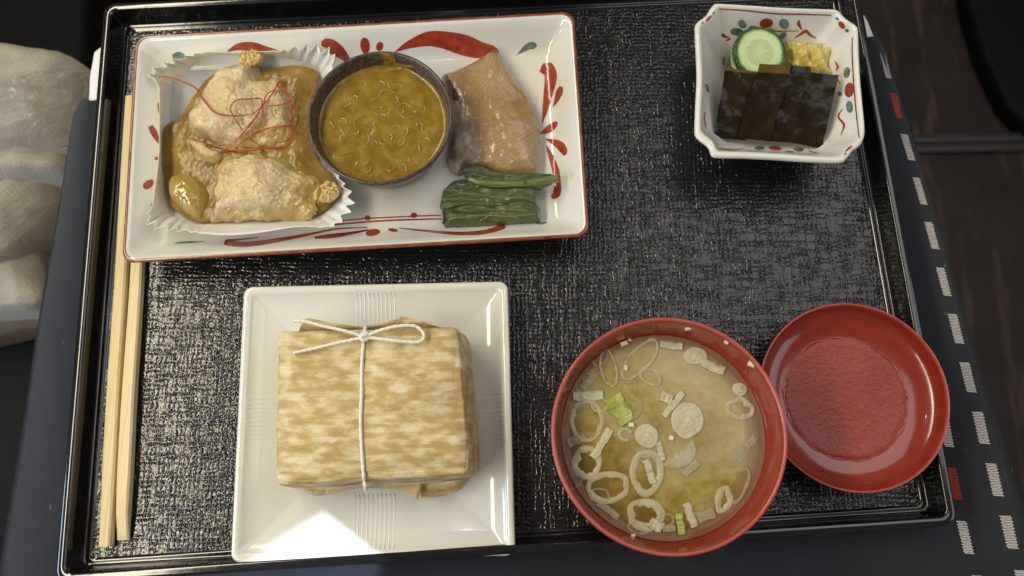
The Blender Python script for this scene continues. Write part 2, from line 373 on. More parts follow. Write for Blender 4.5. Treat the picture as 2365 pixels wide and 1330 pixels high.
bag = Mat('clear_plastic', (.46, .42, .37), .12, coat=.9, coat_r=.05, alpha=.22); bag.bump(bag.noise(20, 3, dist=1.5), 1, .012); bag.bump(bag.vor(30), .8, .006)
floorm = Mat('dark_floor', (.014, .010, .009), .6, spec=.3)
floorm.color(floorm.mix(floorm.ramp(floorm.noise(1, 4, .6, stretch=(34, 4.5, 1), rot=.1), [(.50, 0), (.64, 1)]), floorm.ramp(floorm.noise(9, 4), [(.3, (.028, .021, .020)), (.7, (.046, .034, .030))]), (.11, .078, .062)))
seam = Mat('grey_floor_strip', (.048, .045, .050), .5); black = Mat('black_panel', (.004, .004, .005), .6, spec=.2)

# ------------------------------------------------------------------ the setting: floor, black sheets for shade, table, cloth
V = [U(x, y, -.50) for x, y in ((-2500, -2500), (-2500, 3500), (5000, 3500), (5000, -2500))]
n = 40; G = [V[0].lerp(V[3], i / n).lerp(V[1].lerp(V[2], i / n), j / n) for j in range(n + 1) for i in range(n + 1)]
fl = obj('floor', G, [(j * (n + 1) + i, (j + 1) * (n + 1) + i, (j + 1) * (n + 1) + i + 1, j * (n + 1) + i + 1) for j in range(n) for i in range(n)], floorm.m)
tag(fl, 'dark brown streaked floor far below the table', kind='structure')

def prism(px, z0, z1, chamfer=0.0):
    """a solid of the pixel outline between two heights (true vertical sides)"""
    top = [U(x, y, z1) for x, y in px]; c = sum(top, Vector()) / len(top); L = []
    for z, s in ((z0, 0), (z1 - chamfer, 0), (z1 - chamfer * .3, chamfer * .3), (z1, chamfer)):
        L.append([Vector((p.x, p.y, z)) - (Vector((p.x - c.x, p.y - c.y, 0)).normalized() * s) for p in top])
    return loft(L, True, True)

for (q, lab) in (([(2100, 312), (2700, 296), (2700, 318), (2100, 329)], 'upper ridge of the dull grey strip crossing the dark floor'),
                 ([(2100, 333), (2700, 320), (2700, 340), (2100, 350)], 'lower ridge of the dull grey strip crossing the dark floor')):
    o = obj('floor_strip', *prism(q, -.499, -.490, .003), seam.m, origin=U(*q[0], -.5))
    tag(o, lab, 'floor strip', 'grey ridges across the floor')
o = obj('corner_shadow_sheet', *prism([(2215, -300), (2240, 0), (2275, 120), (2330, 240), (2420, 330), (2600, 420), (2900, 420), (2900, -300)], -.4995, -.47, .008), black.m, origin=U(2262, 0, -.49))  # black sheet in place of the dark shadow in this corner
tag(o, 'black sheet put in for the dark shadow at the top corner', 'shade sheet')
o = obj('side_shade_sheet', *prism([(-700, -500), (-700, 1700), (60, 1700), (110, 1000), (190, 300), (215, -500)], -.49, -.30, .01), black.m, origin=U(0, 500, -.49))  # black sheet in place of the unlit floor below the blanket
tag(o, 'black sheet added for the dark shade under the beige blanket', 'panel')

# white table leaf under the cloth
tb = [(206, 175), (203, 240), (150, 1470), (2272, 1470), (2046, 240), (2020, 84), (2014, 70), (2006, 49), (1998, 35), (1988, 27), (1960, 20), (240, 100), (216, 120)]
o = obj('tray_table', *prism(tb, -.028, -.0068, .0012), table_white.m, sharp=40, origin=U(1100, 700, -.028))
tag(o, 'white folding table whose rounded corners peek out under the dark cloth', 'table')

# cloth: flat under the tray, falling away outside the table
cl = thing('table_cloth', 'charcoal twill cloth with a border of woven white and red dashes', 'tablecloth', U(1180, 700, -.0055))
left = resample([(186, 232), (170, 262), (135, 480), (90, 730), (60, 930), (0, 1297), (-28, 1500)], 40, False)
right = resample([(2026, 84), (2042, 110), (2057, 155), (2088, 240), (2110, 312), (2160, 480), (2222, 700), (2326, 1042), (2372, 1196), (2465, 1500)], 40, False)
V, Fc = [], []; NX = 60
for j in range(40):
    yl, yr = left[j][1], right[j][1]
    xb = max(left[j][0] + 16, 203 - (yl - 240) * .0437 + 4); xc = min(right[j][0] - 10, 2046 + (yr - 240) * .184 - 2)
    A, B1, B2, D = U(left[j][0], yl, -.0225), U(xb, yl, -.0055), U(xc, yr, -.0055), U(right[j][0], yr, -.0120)
    for i in range(NX + 1):
        if i <= 8:
            t = i / 8; p = A.lerp(B1, t); p.z = -.0055 - .017 * (1 - t) ** 1.6 + .0030 * max(0, noise.noise(Vector((j * .22, 3.3, 0)))) * math.sin(t * math.pi)
        elif i >= NX - 6:
            t = (NX - i) / 6; p = D.lerp(B2, t); p.z = -.0055 - .0065 * (1 - t) ** 1.8
        else:
            p = B1.lerp(B2, (i - 8) / (NX - 14)); p.z = -.0055
        V.append(p)
for j in range(39):
    for i in range(NX): Fc.append((j * (NX + 1) + i, (j + 1) * (NX + 1) + i, (j + 1) * (NX + 1) + i + 1, j * (NX + 1) + i + 1))
base = len(V)
# hanging hems
for side, col in ((0, 0), (1, NX)):
    st = len(V)
    for j in range(40):
        p = V[j * (NX + 1) + col]; V.append(Vector((p.x + (.004 if side == 0 else -.004), p.y, p.z - .05)))
    for j in range(39):
        q = (j * (NX + 1) + col, st + j, st + j + 1, (j + 1) * (NX + 1) + col)
        Fc.append(q[::-1] if side == 0 else q)
st = len(V)
for i in range(NX + 1):
    p = V[39 * (NX + 1) + i]; V.append(Vector((p.x, p.y - .002 + .002 * math.sin(i * .6), p.z - .07)))
for i in range(NX): Fc.append((39 * (NX + 1) + i, st + i, st + i + 1, 39 * (NX + 1) + i + 1))
clo = obj('cloth_panel', V, Fc, cloth.m, cl)
TREES['cloth'] = (V, Fc)

def dash(q, m, cols=6, rows=20):
    """a woven dash: rows of slanted stitches standing proud of the cloth; q = tl, tr, br, bl in pixels"""
    P = [hit(x, y, ['cloth'], .0004, -.0055) for x, y in q]; V, Fc = [], []
    for r in range(rows):
        for c in range(cols):
            u0, u1 = c / cols, (c + 1.0) / cols; v0, v1 = r / rows, (r + 1.0) / rows
            mis = (.5 if r % 2 else 0) / cols
            pts = []
            for (u, v, h) in ((u0 + .03, v0 + .004, 0), (u1 - .005, v0 + .022, 0), (u1 - .03, v1 + .002, 0), (u0 + .005, v1 - .016, 0), ((u0 + u1) / 2, (v0 + v1) / 2, .0002)):
                u = u * .9 + mis
                a = P[0].lerp(P[1], u); b = P[3].lerp(P[2], u); p = a.lerp(b, v); p.z += h; pts.append(p)
            k = len(V); V += pts; Fc += [(k + 1, k, k + 4), (k + 2, k + 1, k + 4), (k + 3, k + 2, k + 4), (k, k + 3, k + 4)]
    return obj('woven_dash', V, Fc, m.m, cl)
def sk(x0, y0, wd, hg, dx):   # top-left corner, width, height, lean
    return [(x0, y0), (x0 + wd, y0 + 1), (x0 + wd + dx, y0 + hg), (x0 + dx, y0 + hg - 2)]
for a in ((2032, 123, 13, 58, 14), (2079, 309, 18, 62, 18), (2107, 409, 18, 64, 18), (2134, 512, 20, 64, 17), (2161, 617, 21, 67, 17),
          (2188, 724, 23, 70, 17), (2215, 836, 25, 71, 17), (2244, 950, 27, 76, 17), (2275, 1069, 27, 78, 18), (2308, 1190, 29, 78, 17), (2341, 1316, 30, 80, 19),
          (2166, 955, 24, 78, 15), (2208, 1202, 25, 78, 18), (2244, 1328, 27, 80, 18)):
    dash(sk(*a), thread_w)
for a in ((2054, 214, 17, 60, 16), (2186, 1079, 23, 76, 15)):
    tag(dash(sk(*a), thread_r), 'red woven dash')

# ------------------------------------------------------------------ serving tray
lip = [U(257, 23, .013), U(150, 1324, .013), U(2188, 1192, .013), U(1960, -56, .013)]     # TL BL BR TR
class Quad:
    """four corners TL BL BR TR; local metric coordinates (x right, y down) mapped bilinearly"""
    def __init__(s, q, z=None):
        s.q = [Vector((p.x, p.y, 0)) for p in q]
        s.lx = ((s.q[3] - s.q[0]).length + (s.q[2] - s.q[1]).length) / 2; s.ly = ((s.q[1] - s.q[0]).length + (s.q[2] - s.q[3]).length) / 2
    def at(s, x, y, z):
        u, v = x / s.lx, y / s.ly; p = s.q[0].lerp(s.q[3], u).lerp(s.q[1].lerp(s.q[2], u), v); p.z = z; return p
    def loop(s, inset, rad, z, k=8, side=10):
        pts = []; x0, y0, x1, y1 = inset, inset, s.lx - inset, s.ly - inset
        for cx, cy, a0 in ((x0 + rad, y0 + rad, 180), (x0 + rad, y1 - rad, 90), (x1 - rad, y1 - rad, 0), (x1 - rad, y0 + rad, -90)):
            arc = [(cx + rad * math.cos(R(a0 - 90 * i / k)), cy + rad * math.sin(R(a0 - 90 * i / k))) for i in range(k + 1)]
            # y is down: start on the left/top side and go round through bottom
            pts.append(arc)
        order = []
        arcs = [[(x0 + rad - rad * math.sin(R(90 * i / k)), y0 + rad - rad * math.cos(R(90 * i / k))) for i in range(k + 1)],
                [(x0 + rad - rad * math.cos(R(90 * i / k)), y1 - rad + rad * math.sin(R(90 * i / k))) for i in range(k + 1)],
                [(x1 - rad + rad * math.sin(R(90 * i / k)), y1 - rad + rad * math.cos(R(90 * i / k))) for i in range(k + 1)],
                [(x1 - rad + rad * math.cos(R(90 * i / k)), y0 + rad - rad * math.sin(R(90 * i / k))) for i in range(k + 1)]]
        for i in range(4):
            a, b = arcs[i][-1], arcs[(i + 1) % 4][0]
            order += arcs[i]
            order += [(a[0] + (b[0] - a[0]) * t / side, a[1] + (b[1] - a[1]) * t / side) for t in range(1, side)]
        return [s.at(x, y, z) for x, y in order]
    def edge_dist(s, p):
        """rough local coordinates of a world point"""
        u = v = .5
        for _ in range(6):
            q = s.at(u * s.lx, v * s.ly, 0); ex = (s.q[3] - s.q[0]).lerp(s.q[2] - s.q[1], v); ey = (s.q[1] - s.q[0]).lerp(s.q[2] - s.q[3], u)
            d = Vector((p.x - q.x, p.y - q.y)); det = ex.x * ey.y - ex.y * ey.x
            u += (d.x * ey.y - d.y * ey.x) / det; v += (ex.x * d.y - ex.y * d.x) / det
        return u * s.lx, v * s.ly

TQ = Quad(lip)
tr = thing('serving_tray', 'large black serving tray with linen-like embossed floor and glossy raised rim', 'tray', TQ.at(TQ.lx / 2, TQ.ly / 2, -.0035))
mm = .001
prof = [(-2 * mm, 3 * mm, -3.0), (-4.2 * mm, 6 * mm, 4), (-4.6 * mm, 6 * mm, 11.4), (-4.2 * mm, 6 * mm, 12.7), (-3.4 * mm, 5.5 * mm, 13.2), (-1.2 * mm, 4.5 * mm, 13.3), (-.3 * mm, 4 * mm, 12.9), (0, 4 * mm, 12),
        (.8 * mm, 3.5 * mm, 6), (1.6 * mm, 3 * mm, 1.4), (2.2 * mm, 3 * mm, .5), (3.2 * mm, 3 * mm, .35), (3.6 * mm, 3 * mm, .75), (4.3 * mm, 3 * mm, .85), (4.8 * mm, 3 * mm, .3), (5.4 * mm, 3 * mm, 0)]
obj('rim', *loft([TQ.loop(a, b, z * mm, 6, 14) for a, b, z in prof]), tray_smooth.m, tr)
fl_ = TQ.loop(5.4 * mm, 3 * mm, 0, 6, 14)
obj('embossed_floor', *loft([TQ.loop(5.4 * mm, 3 * mm, -.003, 6, 14), fl_], True, True), tray_weave.m, tr, smooth=False)

# ------------------------------------------------------------------ chopsticks
def stick(top, bot, w0, w1, label, bevel):
    z0 = .0003; n = 14; loops = []
    a, b = U(*top, .004), U(*bot, .004); d = (b - a).normalized(); s = Vector((d.y, -d.x, 0))
    L = (b - a).length
    for i in range(n + 1):
        t = i / n; p = a.lerp(b, t); wd = (w0 + (w1 - w0) * t) / 2; hh = .0052 + .0009 * t
        if bevel and i == n: hh *= .45
        if i == n: wd *= .84
        c = wd * .28; l = []
        for x, z in ((-wd, z0 + c), (-wd, hh - c), (-wd + c, hh), (wd - c, hh), (wd, hh - c), (wd, z0 + c), (wd - c, z0), (-wd + c, z0)):
            l.append(Vector((p.x, p.y, 0)) + s * x + Vector((0, 0, z)) + s * .0002 * math.sin(i * .8))
        loops.append(l)
    # pull the last-but-one section close to the end so the tip bevel is short
    for q in range(8): loops[-2][q] = loops[-1][q] - d * .012 + (Vector((0, 0, .0028)) if bevel and q in (1, 2, 3, 4) else Vector()) + s * (0.0)
    V, Fc = loft(loops, True, True)
    o = obj('chopstick', V, Fc, wood.m, sharp=25, origin=(a + b) / 2 - Vector((0, 0, .004)))
    o.data.materials[0] = wood.m
    return tag(o, label, 'chopstick', 'pair of wooden chopsticks')
stick((302, 222), (243, 1262), .0052, .0063, 'longer pale wooden chopstick lying nearest the raised tray rim', False)
stick((334, 300), (279, 1248), .0054, .0067, 'pale wooden chopstick with slanting cut end, beside the small white square plate', True)

# ------------------------------------------------------------------ brush strokes on porcelain
def onto(px, py, zf, lift=.00012):
    if isinstance(zf, str): return hit(px, py, [zf], .00022)
    z = .01
    for _ in range(14):
        p = U(px, py, z); z = .5 * z + .5 * (zf(p) + lift)
    p = U(px, py, z); return p
def stroke(pts, zf, m, parent, name='brush_stroke', n=None, across=4, smooth=True):
    """pts: (x, y, half width) in pixels"""
    P = resample(pts, n or max(8, int(len(pts) * 5)), False); V, Fc = [], []
    for i, p in enumerate(P):
        a, b = P[max(0, i - 1)], P[min(len(P) - 1, i + 1)]; dx, dy = b[0] - a[0], b[1] - a[1]; l = math.hypot(dx, dy) or 1
        wd = max(.25, p[2])
        for k in range(across + 1):
            t = (k / across * 2 - 1) * wd
            V.append(onto(p[0] - dy / l * t, p[1] + dx / l * t, zf))
    for i in range(len(P) - 1):
        for k in range(across):
            q = i * (across + 1) + k; Fc.append((q, q + 1, q + across + 2, q + across + 1))
    o = obj(name, V, Fc, m.m, parent)
    if o.data.polygons[0].normal.z < 0: o.data.flip_normals()
    return o
def leafpts(x, y, l, wd, ang):
    c, s = math.cos(R(ang)), math.sin(R(ang))
    return [(x + c * l * t, y + s * l * t, wd * math.sqrt(max(0, 1 - t * t)) ** 1.0) for t in (-1, -.85, -.5, 0, .5, .85, 1)]

def interp(prof, d):
    if d <= prof[0][0]: return prof[0][1]
    for (a, za), (b, zb) in zip(prof, prof[1:]):
        if d <= b: return za + (zb - za) * (d - a) / (b - a)
    return prof[-1][1]

# ------------------------------------------------------------------ long decorated plate
RZ = .022
RQ = Quad([U(314, 84, RZ), U(282, 606, RZ), U(1361, 545, RZ), U(1325, 27, RZ)])
plate = thing('rectangular_plate', 'long white porcelain plate with red brushed flowers and brown rim', 'plate', RQ.at(RQ.lx / 2, RQ.ly / 2, .0002))
inner = [(.0, .0215), (.0012, .0222), (.003, .0210), (.006, .0168), (.0115, .0098), (.0140, .0080), (.0170, .0072), (.05, .0070)]
outer = [(.022, .0006), (.019, .0006), (.018, .0035), (.004, .0165), (.0006, .0203)]
def rrad(d): return max(.0022, .0062 - d * .25)
loops = [RQ.loop(d, rrad(d), z, 8, 16) for d, z in outer] + [RQ.loop(d, rrad(d), z, 8, 16) for d, z in [(0, .0213), (.0004, .0221), (.0012, .0223)] + inner[2:]]
obj('dish_body', *loft(loops, True, True), porcelain.m, plate)
obj('painted_rim', *loft([RQ.loop(d, rrad(max(0, d)), z, 8, 16) for d, z in ((.0013, .0194), (.0003, .0203), (-.0003, .0213), (.0001, .0223), (.0008, .02255), (.0014, .0223))]), paint_rim.m, plate)
def zR(p):
    x, y = RQ.edge_dist(p); return interp(inner, min(x, y, RQ.lx - x, RQ.ly - y))
rs = lambda pts, m=paint_red: stroke(pts, zR, m, plate)
# far side: arch behind the paper cup, comma, petals, the great sweep, a leaf
rs(zA([(540, 222, 1), (600, 195, 8), (670, 195, 11), (740, 205, 6), (810, 216, 1)]))
rs(zA([(1035, 195, 5), (1045, 180, 12), (1075, 190, 15), (1115, 220, 14), (1165, 265, 6)]))
rs(leafpts(843, 105, 19, 11, -95)); rs(leafpts(877, 107, 11, 8, -75))
rs(zB([(470, 222, 1), (540, 185, 9), (640, 155, 17), (720, 160, 20), (820, 185, 24), (900, 210, 20), (970, 215, 12), (1000, 225, 3)]))
rs(zB([(1093, 236, .5), (1125, 212, 5), (1155, 192, 8), (1180, 188, 8), (1197, 190, 2)]), paint_green)
# near the cut corner behind the paper cup
rs(zA([(262, 245, 4), (295, 240, 9), (330, 252, 5)]), paint_green)
# right side flower
rs(zB([(1222, 330, 6), (1250, 300, 14), (1268, 350, 14), (1255, 430, 11), (1238, 520, 6), (1225, 585, 1)]))
rs(zB([(1322, 398, 4), (1312, 425, 8), (1300, 460, 6), (1280, 502, 1)]))
rs(zB([(1300, 580, 3), (1278, 600, 8), (1245, 625, 7), (1215, 638, 1)]))
rs(zB([(1243, 668, 1), (1285, 682, 7), (1320, 705, 10), (1335, 735, 8), (1330, 750, 2)]))
rs(zB([(1246, 700, 1), (1270, 760, 6), (1293, 830, 8), (1302, 900, 8), (1295, 950, 9), (1270, 965, 4)]))
# left side
rs(zA([(150, 600, 5), (165, 630, 8), (185, 670, 5), (195, 692, 1)])); rs(zA([(187, 480, 1), (192, 510, 2.5), (196, 545, 1)]))
rs(zA([(172, 765, 4), (186, 768, 3), (192, 772, 1)])); rs(zA([(112, 905, 5), (130, 905, 9), (150, 890, 8), (160, 875, 2)])); rs(zA([(152, 1010, .6), (156, 995, 2)]))
# near side: double line with dots, swirls
rs(zB([(150, 1106, 2), (300, 1093, 2), (450, 1083, 2), (600, 1078, 2), (710, 1076, 1.5)])); rs(zB([(160, 1088, 1.4), (320, 1074, 1.6), (480, 1066, 1.6), (640, 1059, 1.6), (705, 1058, 1)]))
rs(leafpts(849, 503, 7, 6, 0)); rs(leafpts(956, 497, 8, 6, 0))
rs(zA([(705, 1170, 1), (600, 1182, 2), (530, 1190, 4), (545, 1200, 6), (650, 1205, 6), (800, 1185, 5), (960, 1155, 3), (1100, 1128, 2), (1260, 1120, 1)]))
rs(zA([(990, 1172, 3), (1060, 1165, 5), (1180, 1148, 3), (1300, 1128, 1)])); rs(zA([(270, 1200, .5), (330, 1196, 2.5), (425, 1191, .5)]), paint_green)
rs(leafpts(861, 537, 17, 8, -12)); rs(leafpts(908, 531, 12, 4, 8))
rs(zB([(490, 1122, 1), (640, 1138, 2.5), (800, 1150, 4), (930, 1142, 5), (1030, 1113, 6), (1034, 1106, 2)])); rs(zB([(60, 1172, 1), (150, 1166, 4), (240, 1150, 3), (330, 1130, 1)]))
rs(zB([(1190, 1098, .8), (1225, 1098, 3), (1250, 1092, 1)]), paint_green)

# ------------------------------------------------------------------ blobs of food
def blob(name, outline, z0, h, m, parent=None, n=110, rings=26, prof=None, rough=None, cen=None, zb=None, raw=False, zo=None, sharp_outline=False, tilt=(0, 0), edge_noise=0):
    """dome over an outline given in photograph pixels; prof(s): 1 at the centre, 0 at the edge; rough(p): bump height in metres"""
    prof = prof or (lambda s: (1 - s ** 3) ** .6)
    O = linear(outline, n) if sharp_outline else resample(outline, n)
    zo = z0 + h * .35 if zo is None else zo
    P = [U(x, y, zo) for x, y in O]
    c = U(*cen, zo) if cen else sum(P, Vector()) / n
    EN = [0] * n
    if edge_noise:
        EN = [edge_noise * fbm(p * 260, 3) for p in P]
    zb = z0 - .002 if zb is None else zb; loops = []
    loops.append([Vector((c.x + (p.x - c.x) * .94 * (1 + e), c.y + (p.y - c.y) * .94 * (1 + e), zb)) for p, e in zip(P, EN)])
    for r in range(rings + 1):
        s = 1 - (r / (rings + .7)) ** 1.15; l = []
        for p, e in zip(P, EN):
            q = c + (p - c) * s * (1 + e * s ** 7); z = z0 + h * prof(s)
            q.z = z + tilt[0] * (q.x - c.x) + tilt[1] * (q.y - c.y)
            if rough: q += rough(q) if isinstance(rough(q), Vector) else Vector((0, 0, rough(q)))
            l.append(q)
        loops.append(l)
    V, Fc = loft(loops, False, True)
    if raw: return V, Fc
    o = obj(name, V, Fc, m.m, parent, origin=None if parent else Vector((c.x, c.y, z0)))
    TREES[o.name] = (V, Fc); return o

# --- pleated paper cup
PZ = .0076
base_px = zA([(215, 560), (225, 420), (330, 330), (420, 260), (600, 245), (800, 255), (930, 275), (1020, 330), (1030, 450), (1010, 620), (1020, 760), (1100, 870), (1120, 950), (1050, 1040), (900, 1082), (700, 1082), (500, 1092), (380, 1098), (270, 1060), (215, 960), (205, 760)])
top_px = zA([(193, 560), (190, 400), (150, 322), (390, 228), (600, 222), (800, 214), (950, 196), (1085, 240), (1050, 420), (1025, 620), (1060, 760), (1135, 890), (1180, 985), (1090, 1110), (900, 1118), (700, 1148), (540, 1160), (370, 1145), (145, 1100), (160, 990), (190, 760)])
NP = 520; B = resample(base_px, NP); T = resample(top_px, NP); loops = [[], [], [], [], []]
for i in range(NP):
    b, t = B[i], T[i]
    # pleats live round the four corners
    w_ = max(math.exp(-((b[0] - cx) / sx) ** 2 - ((b[1] - cy) / sy) ** 2) for cx, cy, sx, sy in ((425, 150, 60, 70), (735, 150, 65, 60), (785, 470, 60, 70), (390, 500, 60, 55)))
    ph = math.sin(i * 2 * math.pi * 66 / NP + .6 * math.sin(i * .37)); zig = (2 / math.pi) * math.asin(ph) * w_
    for k, (f, z) in enumerate(((0, PZ + .0004), (.05, PZ + .0016), (.45, PZ + .0062), (.8, PZ + .0105), (1, PZ + .0140 + .0010 * zig))):
        x = b[0] + (t[0] - b[0]) * f; y = b[1] + (t[1] - b[1]) * f
        dx, dy = t[0] - b[0], t[1] - b[1]; l = math.hypot(dx, dy) + 4
        amp = 13 * f * zig; loops[k].append(U(x + dx / l * amp, y + dy / l * amp, z))
pc = obj('paper_cup', *loft(loops, True, False), paper.m, origin=U(560, 330, PZ))
so = pc.modifiers.new('thickness', 'SOLIDIFY'); so.thickness = .00022; so.offset = 1
tag(pc, 'square white paper cup with pleated corners holding glazed fried chicken', 'paper cup')

# --- amber glaze pooled in the cup
def glz(p): return .0011 * fbm(p * 90, 3) + .0005 * fbm(p * 260, 2)
gl = blob('amber_sauce', zA([(222, 610), (300, 560), (370, 450), (440, 360), (560, 300), (700, 320), (800, 302), (900, 296), (1003, 322), (1012, 450), (992, 620), (1003, 760), (1085, 865), (1106, 950), (1035, 1040), (900, 1074), (700, 1076), (500, 1086), (410, 1098), (300, 1050), (226, 950), (212, 760)]), PZ + .0030, .0040, glaze, rough=glz, prof=lambda s: (1 - s ** 6) ** .5, n=160, rings=40, zb=PZ + .0012, zo=PZ + .003)
tag(gl, 'thick amber sauce pooled around the fried chicken in the paper cup', 'sauce')

def rough_chicken(seed, a=1.0):
    off = Vector((seed, seed * 2.1, 0))
    def f(p):
        q = p + off; r2 = noise.noise(q * 190)
        b = .0052 * noise.noise(q * 52) + .0030 * noise.noise(q * 105) + .0011 * r2 + .0006 * noise.noise(q * 430) + .0004 * noise.noise(q * 900)
        return Vector((.0012 * noise.noise(q * 150), .0012 * noise.noise((q + Vector((5, 5, 5))) * 150), a * (b - .0006)))
    return f
CH = zA([(300, 590), (318, 545), (345, 520), (365, 430), (400, 370), (500, 310), (600, 265), (690, 262), (735, 350), (820, 340), (850, 400), (880, 470), (868, 560), (880, 650), (760, 712), (560, 712), (430, 690), (330, 640)])
c1 = blob('fried_chicken_piece', CH, PZ + .004, .0165, batter, n=190, rings=70, rough=rough_chicken(1.3), edge_noise=.06, prof=lambda s: (1 - s ** 2.4) ** .75, cen=zA([(590, 480)])[0])
tag(c1, 'larger glazed fried chicken piece topped with red chilli threads', 'fried chicken', 'fried chicken in the paper cup')
CH2 = zA([(455, 900), (490, 790), (600, 745), (760, 738), (900, 790), (1010, 850), (1040, 900), (1000, 960), (1000, 1030), (950, 1070), (830, 1072), (620, 1072), (470, 1078), (440, 1050), (475, 980)])
c2 = blob('fried_chicken_piece', CH2, PZ + .004, .0150, batter, n=190, rings=70, rough=rough_chicken(7.7), edge_noise=.06, prof=lambda s: (1 - s ** 2.4) ** .7, cen=zA([(740, 910)])[0])
tag(c2, 'lumpy fried chicken piece without threads, nearer the rim of the plate', 'fried chicken', 'fried chicken in the paper cup')
cr = blob('crisp_batter_bit', zA([(600, 262), (608, 232), (650, 218), (690, 216), (720, 235), (712, 270), (660, 290), (615, 285)]), PZ + .0112, .0030, batter_gold, rough=lambda p: .0022 * abs(noise.noise(p * 420)) + .0014 * noise.noise(p * 800), n=120, rings=30, edge_noise=.14)
tag(cr, 'golden crisp batter bit at the top of the larger chicken piece', 'batter bit', 'crisp golden batter bits')
cr = blob('crisp_batter_bit', zA([(1015, 985), (1025, 935), (1020, 905), (1060, 885), (1105, 900), (1112, 935), (1085, 972), (1050, 985)]), PZ + .0080, .0030, batter_gold, rough=lambda p: .0022 * abs(noise.noise(p * 420)) + .0014 * noise.noise(p * 800), n=120, rings=30, edge_noise=.14)
tag(cr, 'golden crisp batter bit between the smaller chicken piece and the pleats', 'batter bit', 'crisp golden batter bits')
g1 = blob('root_vegetable_chunk', zA([(238, 905), (258, 848), (320, 838), (395, 870), (438, 920), (442, 990), (400, 1062), (345, 1052), (285, 1010), (245, 960)]), PZ + .004, .0095, ginkgo, rough=lambda p: .0012 * fbm(p * 110, 3), n=90, rings=26)
tag(g1, 'smooth glazed yellow chunk in the corner of the paper cup', 'vegetable chunk')
g2 = blob('chicken_morsel', zA([(330, 670), (380, 665), (450, 700), (530, 740), (500, 790), (430, 780), (370, 730)]), PZ + .004, .0085, batter, rough=rough_chicken(9.2, .6), n=80, rings=20)
tag(g2, 'small glazed morsel between the two chicken pieces', 'fried chicken')

food = [gl.name, c1.name, c2.name, cr.name, g1.name, g2.name]
def thread(pts, r, label):
    P = resample(zA(pts), 60, False); W_ = []
    for i, p in enumerate(P): W_.append(hit(p[0], p[1], food, .0004, .020))
    zz = [max(q.z for q in W_[max(0, i - 4):i + 5]) + .0006 + .0011 * abs(math.sin(i * .13)) for i in range(len(W_))]
    zs = [sum(zz[max(0, i - 3):i + 4]) / len(zz[max(0, i - 3):i + 4]) for i in range(len(zz))]
    Q = [U(p[0], p[1], z) for p, z in zip(P, zs)]
    rr = [r * .62 * (.55 + .55 * math.sin(math.pi * min(1, max(0, i / 59))) ** .4) for i in range(60)]
    V, Fc = tube(Q, rr, 6); o = obj('chilli_thread', V, Fc, chilli.m, origin=sum(Q, Vector()) / 60)
    tag(o, label, 'chilli thread', 'dried red chilli threads')
thread([(190, 350), (250, 350), (320, 375), (385, 410), (425, 470), (480, 530), (560, 548), (640, 545)], .00075, 'longest chilli thread, its thin tail reaching the pleated paper')
thread([(640, 545), (700, 520), (770, 440), (812, 372), (845, 420), (872, 490), (876, 560), (860, 600)], .00055, 'chilli thread bent in a peak over the chicken')
thread([(715, 580), (725, 500), (745, 440), (790, 415), (840, 430), (865, 470), (820, 490), (740, 500)], .0005, 'chilli thread looped just under the peaked thread')
thread([(620, 625), (580, 560), (560, 510), (590, 468), (660, 462), (720, 465), (700, 540), (640, 605)], .0005, 'chilli thread in a wide loop at the centre of the tangle')
thread([(580, 690), (620, 640), (680, 570), (720, 500), (735, 470)], .0005, 'straight chilli thread slanting up through the tangle')
thread([(335, 662), (400, 680), (470, 705), (560, 722), (660, 722), (760, 715), (850, 700), (885, 660)], .00075, 'chilli thread stretched along the lower side of the tangle')
thread([(600, 700), (660, 650), (740, 615), (830, 600), (880, 605), (870, 660), (800, 690)], .0006, 'chilli thread curled beside the brown sauce cup')
thread([(640, 640), (690, 690), (730, 715)], .00045, 'short chilli thread crossing below the wide loop')

# ------------------------------------------------------------------ stoneware cup of golden sauce
def circle(c, r, z, n=96):
    return [Vector((c.x + r * math.cos(2 * math.pi * i / n), c.y + r * math.sin(2 * math.pi * i / n), z)) for i in range(n)]
SZ = .040
sl, sr = U(709.5, 270, SZ), U(1045, 270, SZ); st_, sb = U(877, 115.5, SZ), U(877, 424.5, SZ)
SC = (sl + sr + st_ + sb) / 4; SR = ((sr - sl).length + (st_ - sb).length) / 4; SC.z = 0
cup = thing('sauce_cup', 'small dark brown speckled stoneware cup in the middle of the long plate', 'cup', Vector((SC.x, SC.y, .0072)))
cp = [(.62, .0073), (.70, .0078), (.80, .016), (.92, .029), (.985, .0365), (1.0, .0388), (.995, .0399), (.975, .0403), (.955, .0398), (.93, .037), (.89, .031), (.80, .018), (.6, .011)]
obj('cup_body', *loft([circle(SC, SR * a, z) for a, z in cp], True, True), stoneware.m, cup)
SS = .0315
l_, r_ = U(744, 283, SS), U(1027, 283, SS); sc_r = SR * .905
loops = []
for k in range(26):
    s = 1 - k / 26.5; l = circle(SC, sc_r * s, SS)
    for p in l: p.z += .0005 * fbm(p * 120, 4) * (1 if s < .97 else 0) + (.0009 if s > .97 else 0)
    loops.append(l)
V, Fc = loft(loops, False, True); ds = obj('dipping_sauce', V, Fc, curry.m, origin=Vector((SC.x, SC.y, SS))); TREES['dip'] = (V, Fc)
tag(ds, 'thick golden brown sauce with shreds filling the stoneware cup', 'sauce')
random.seed(5)
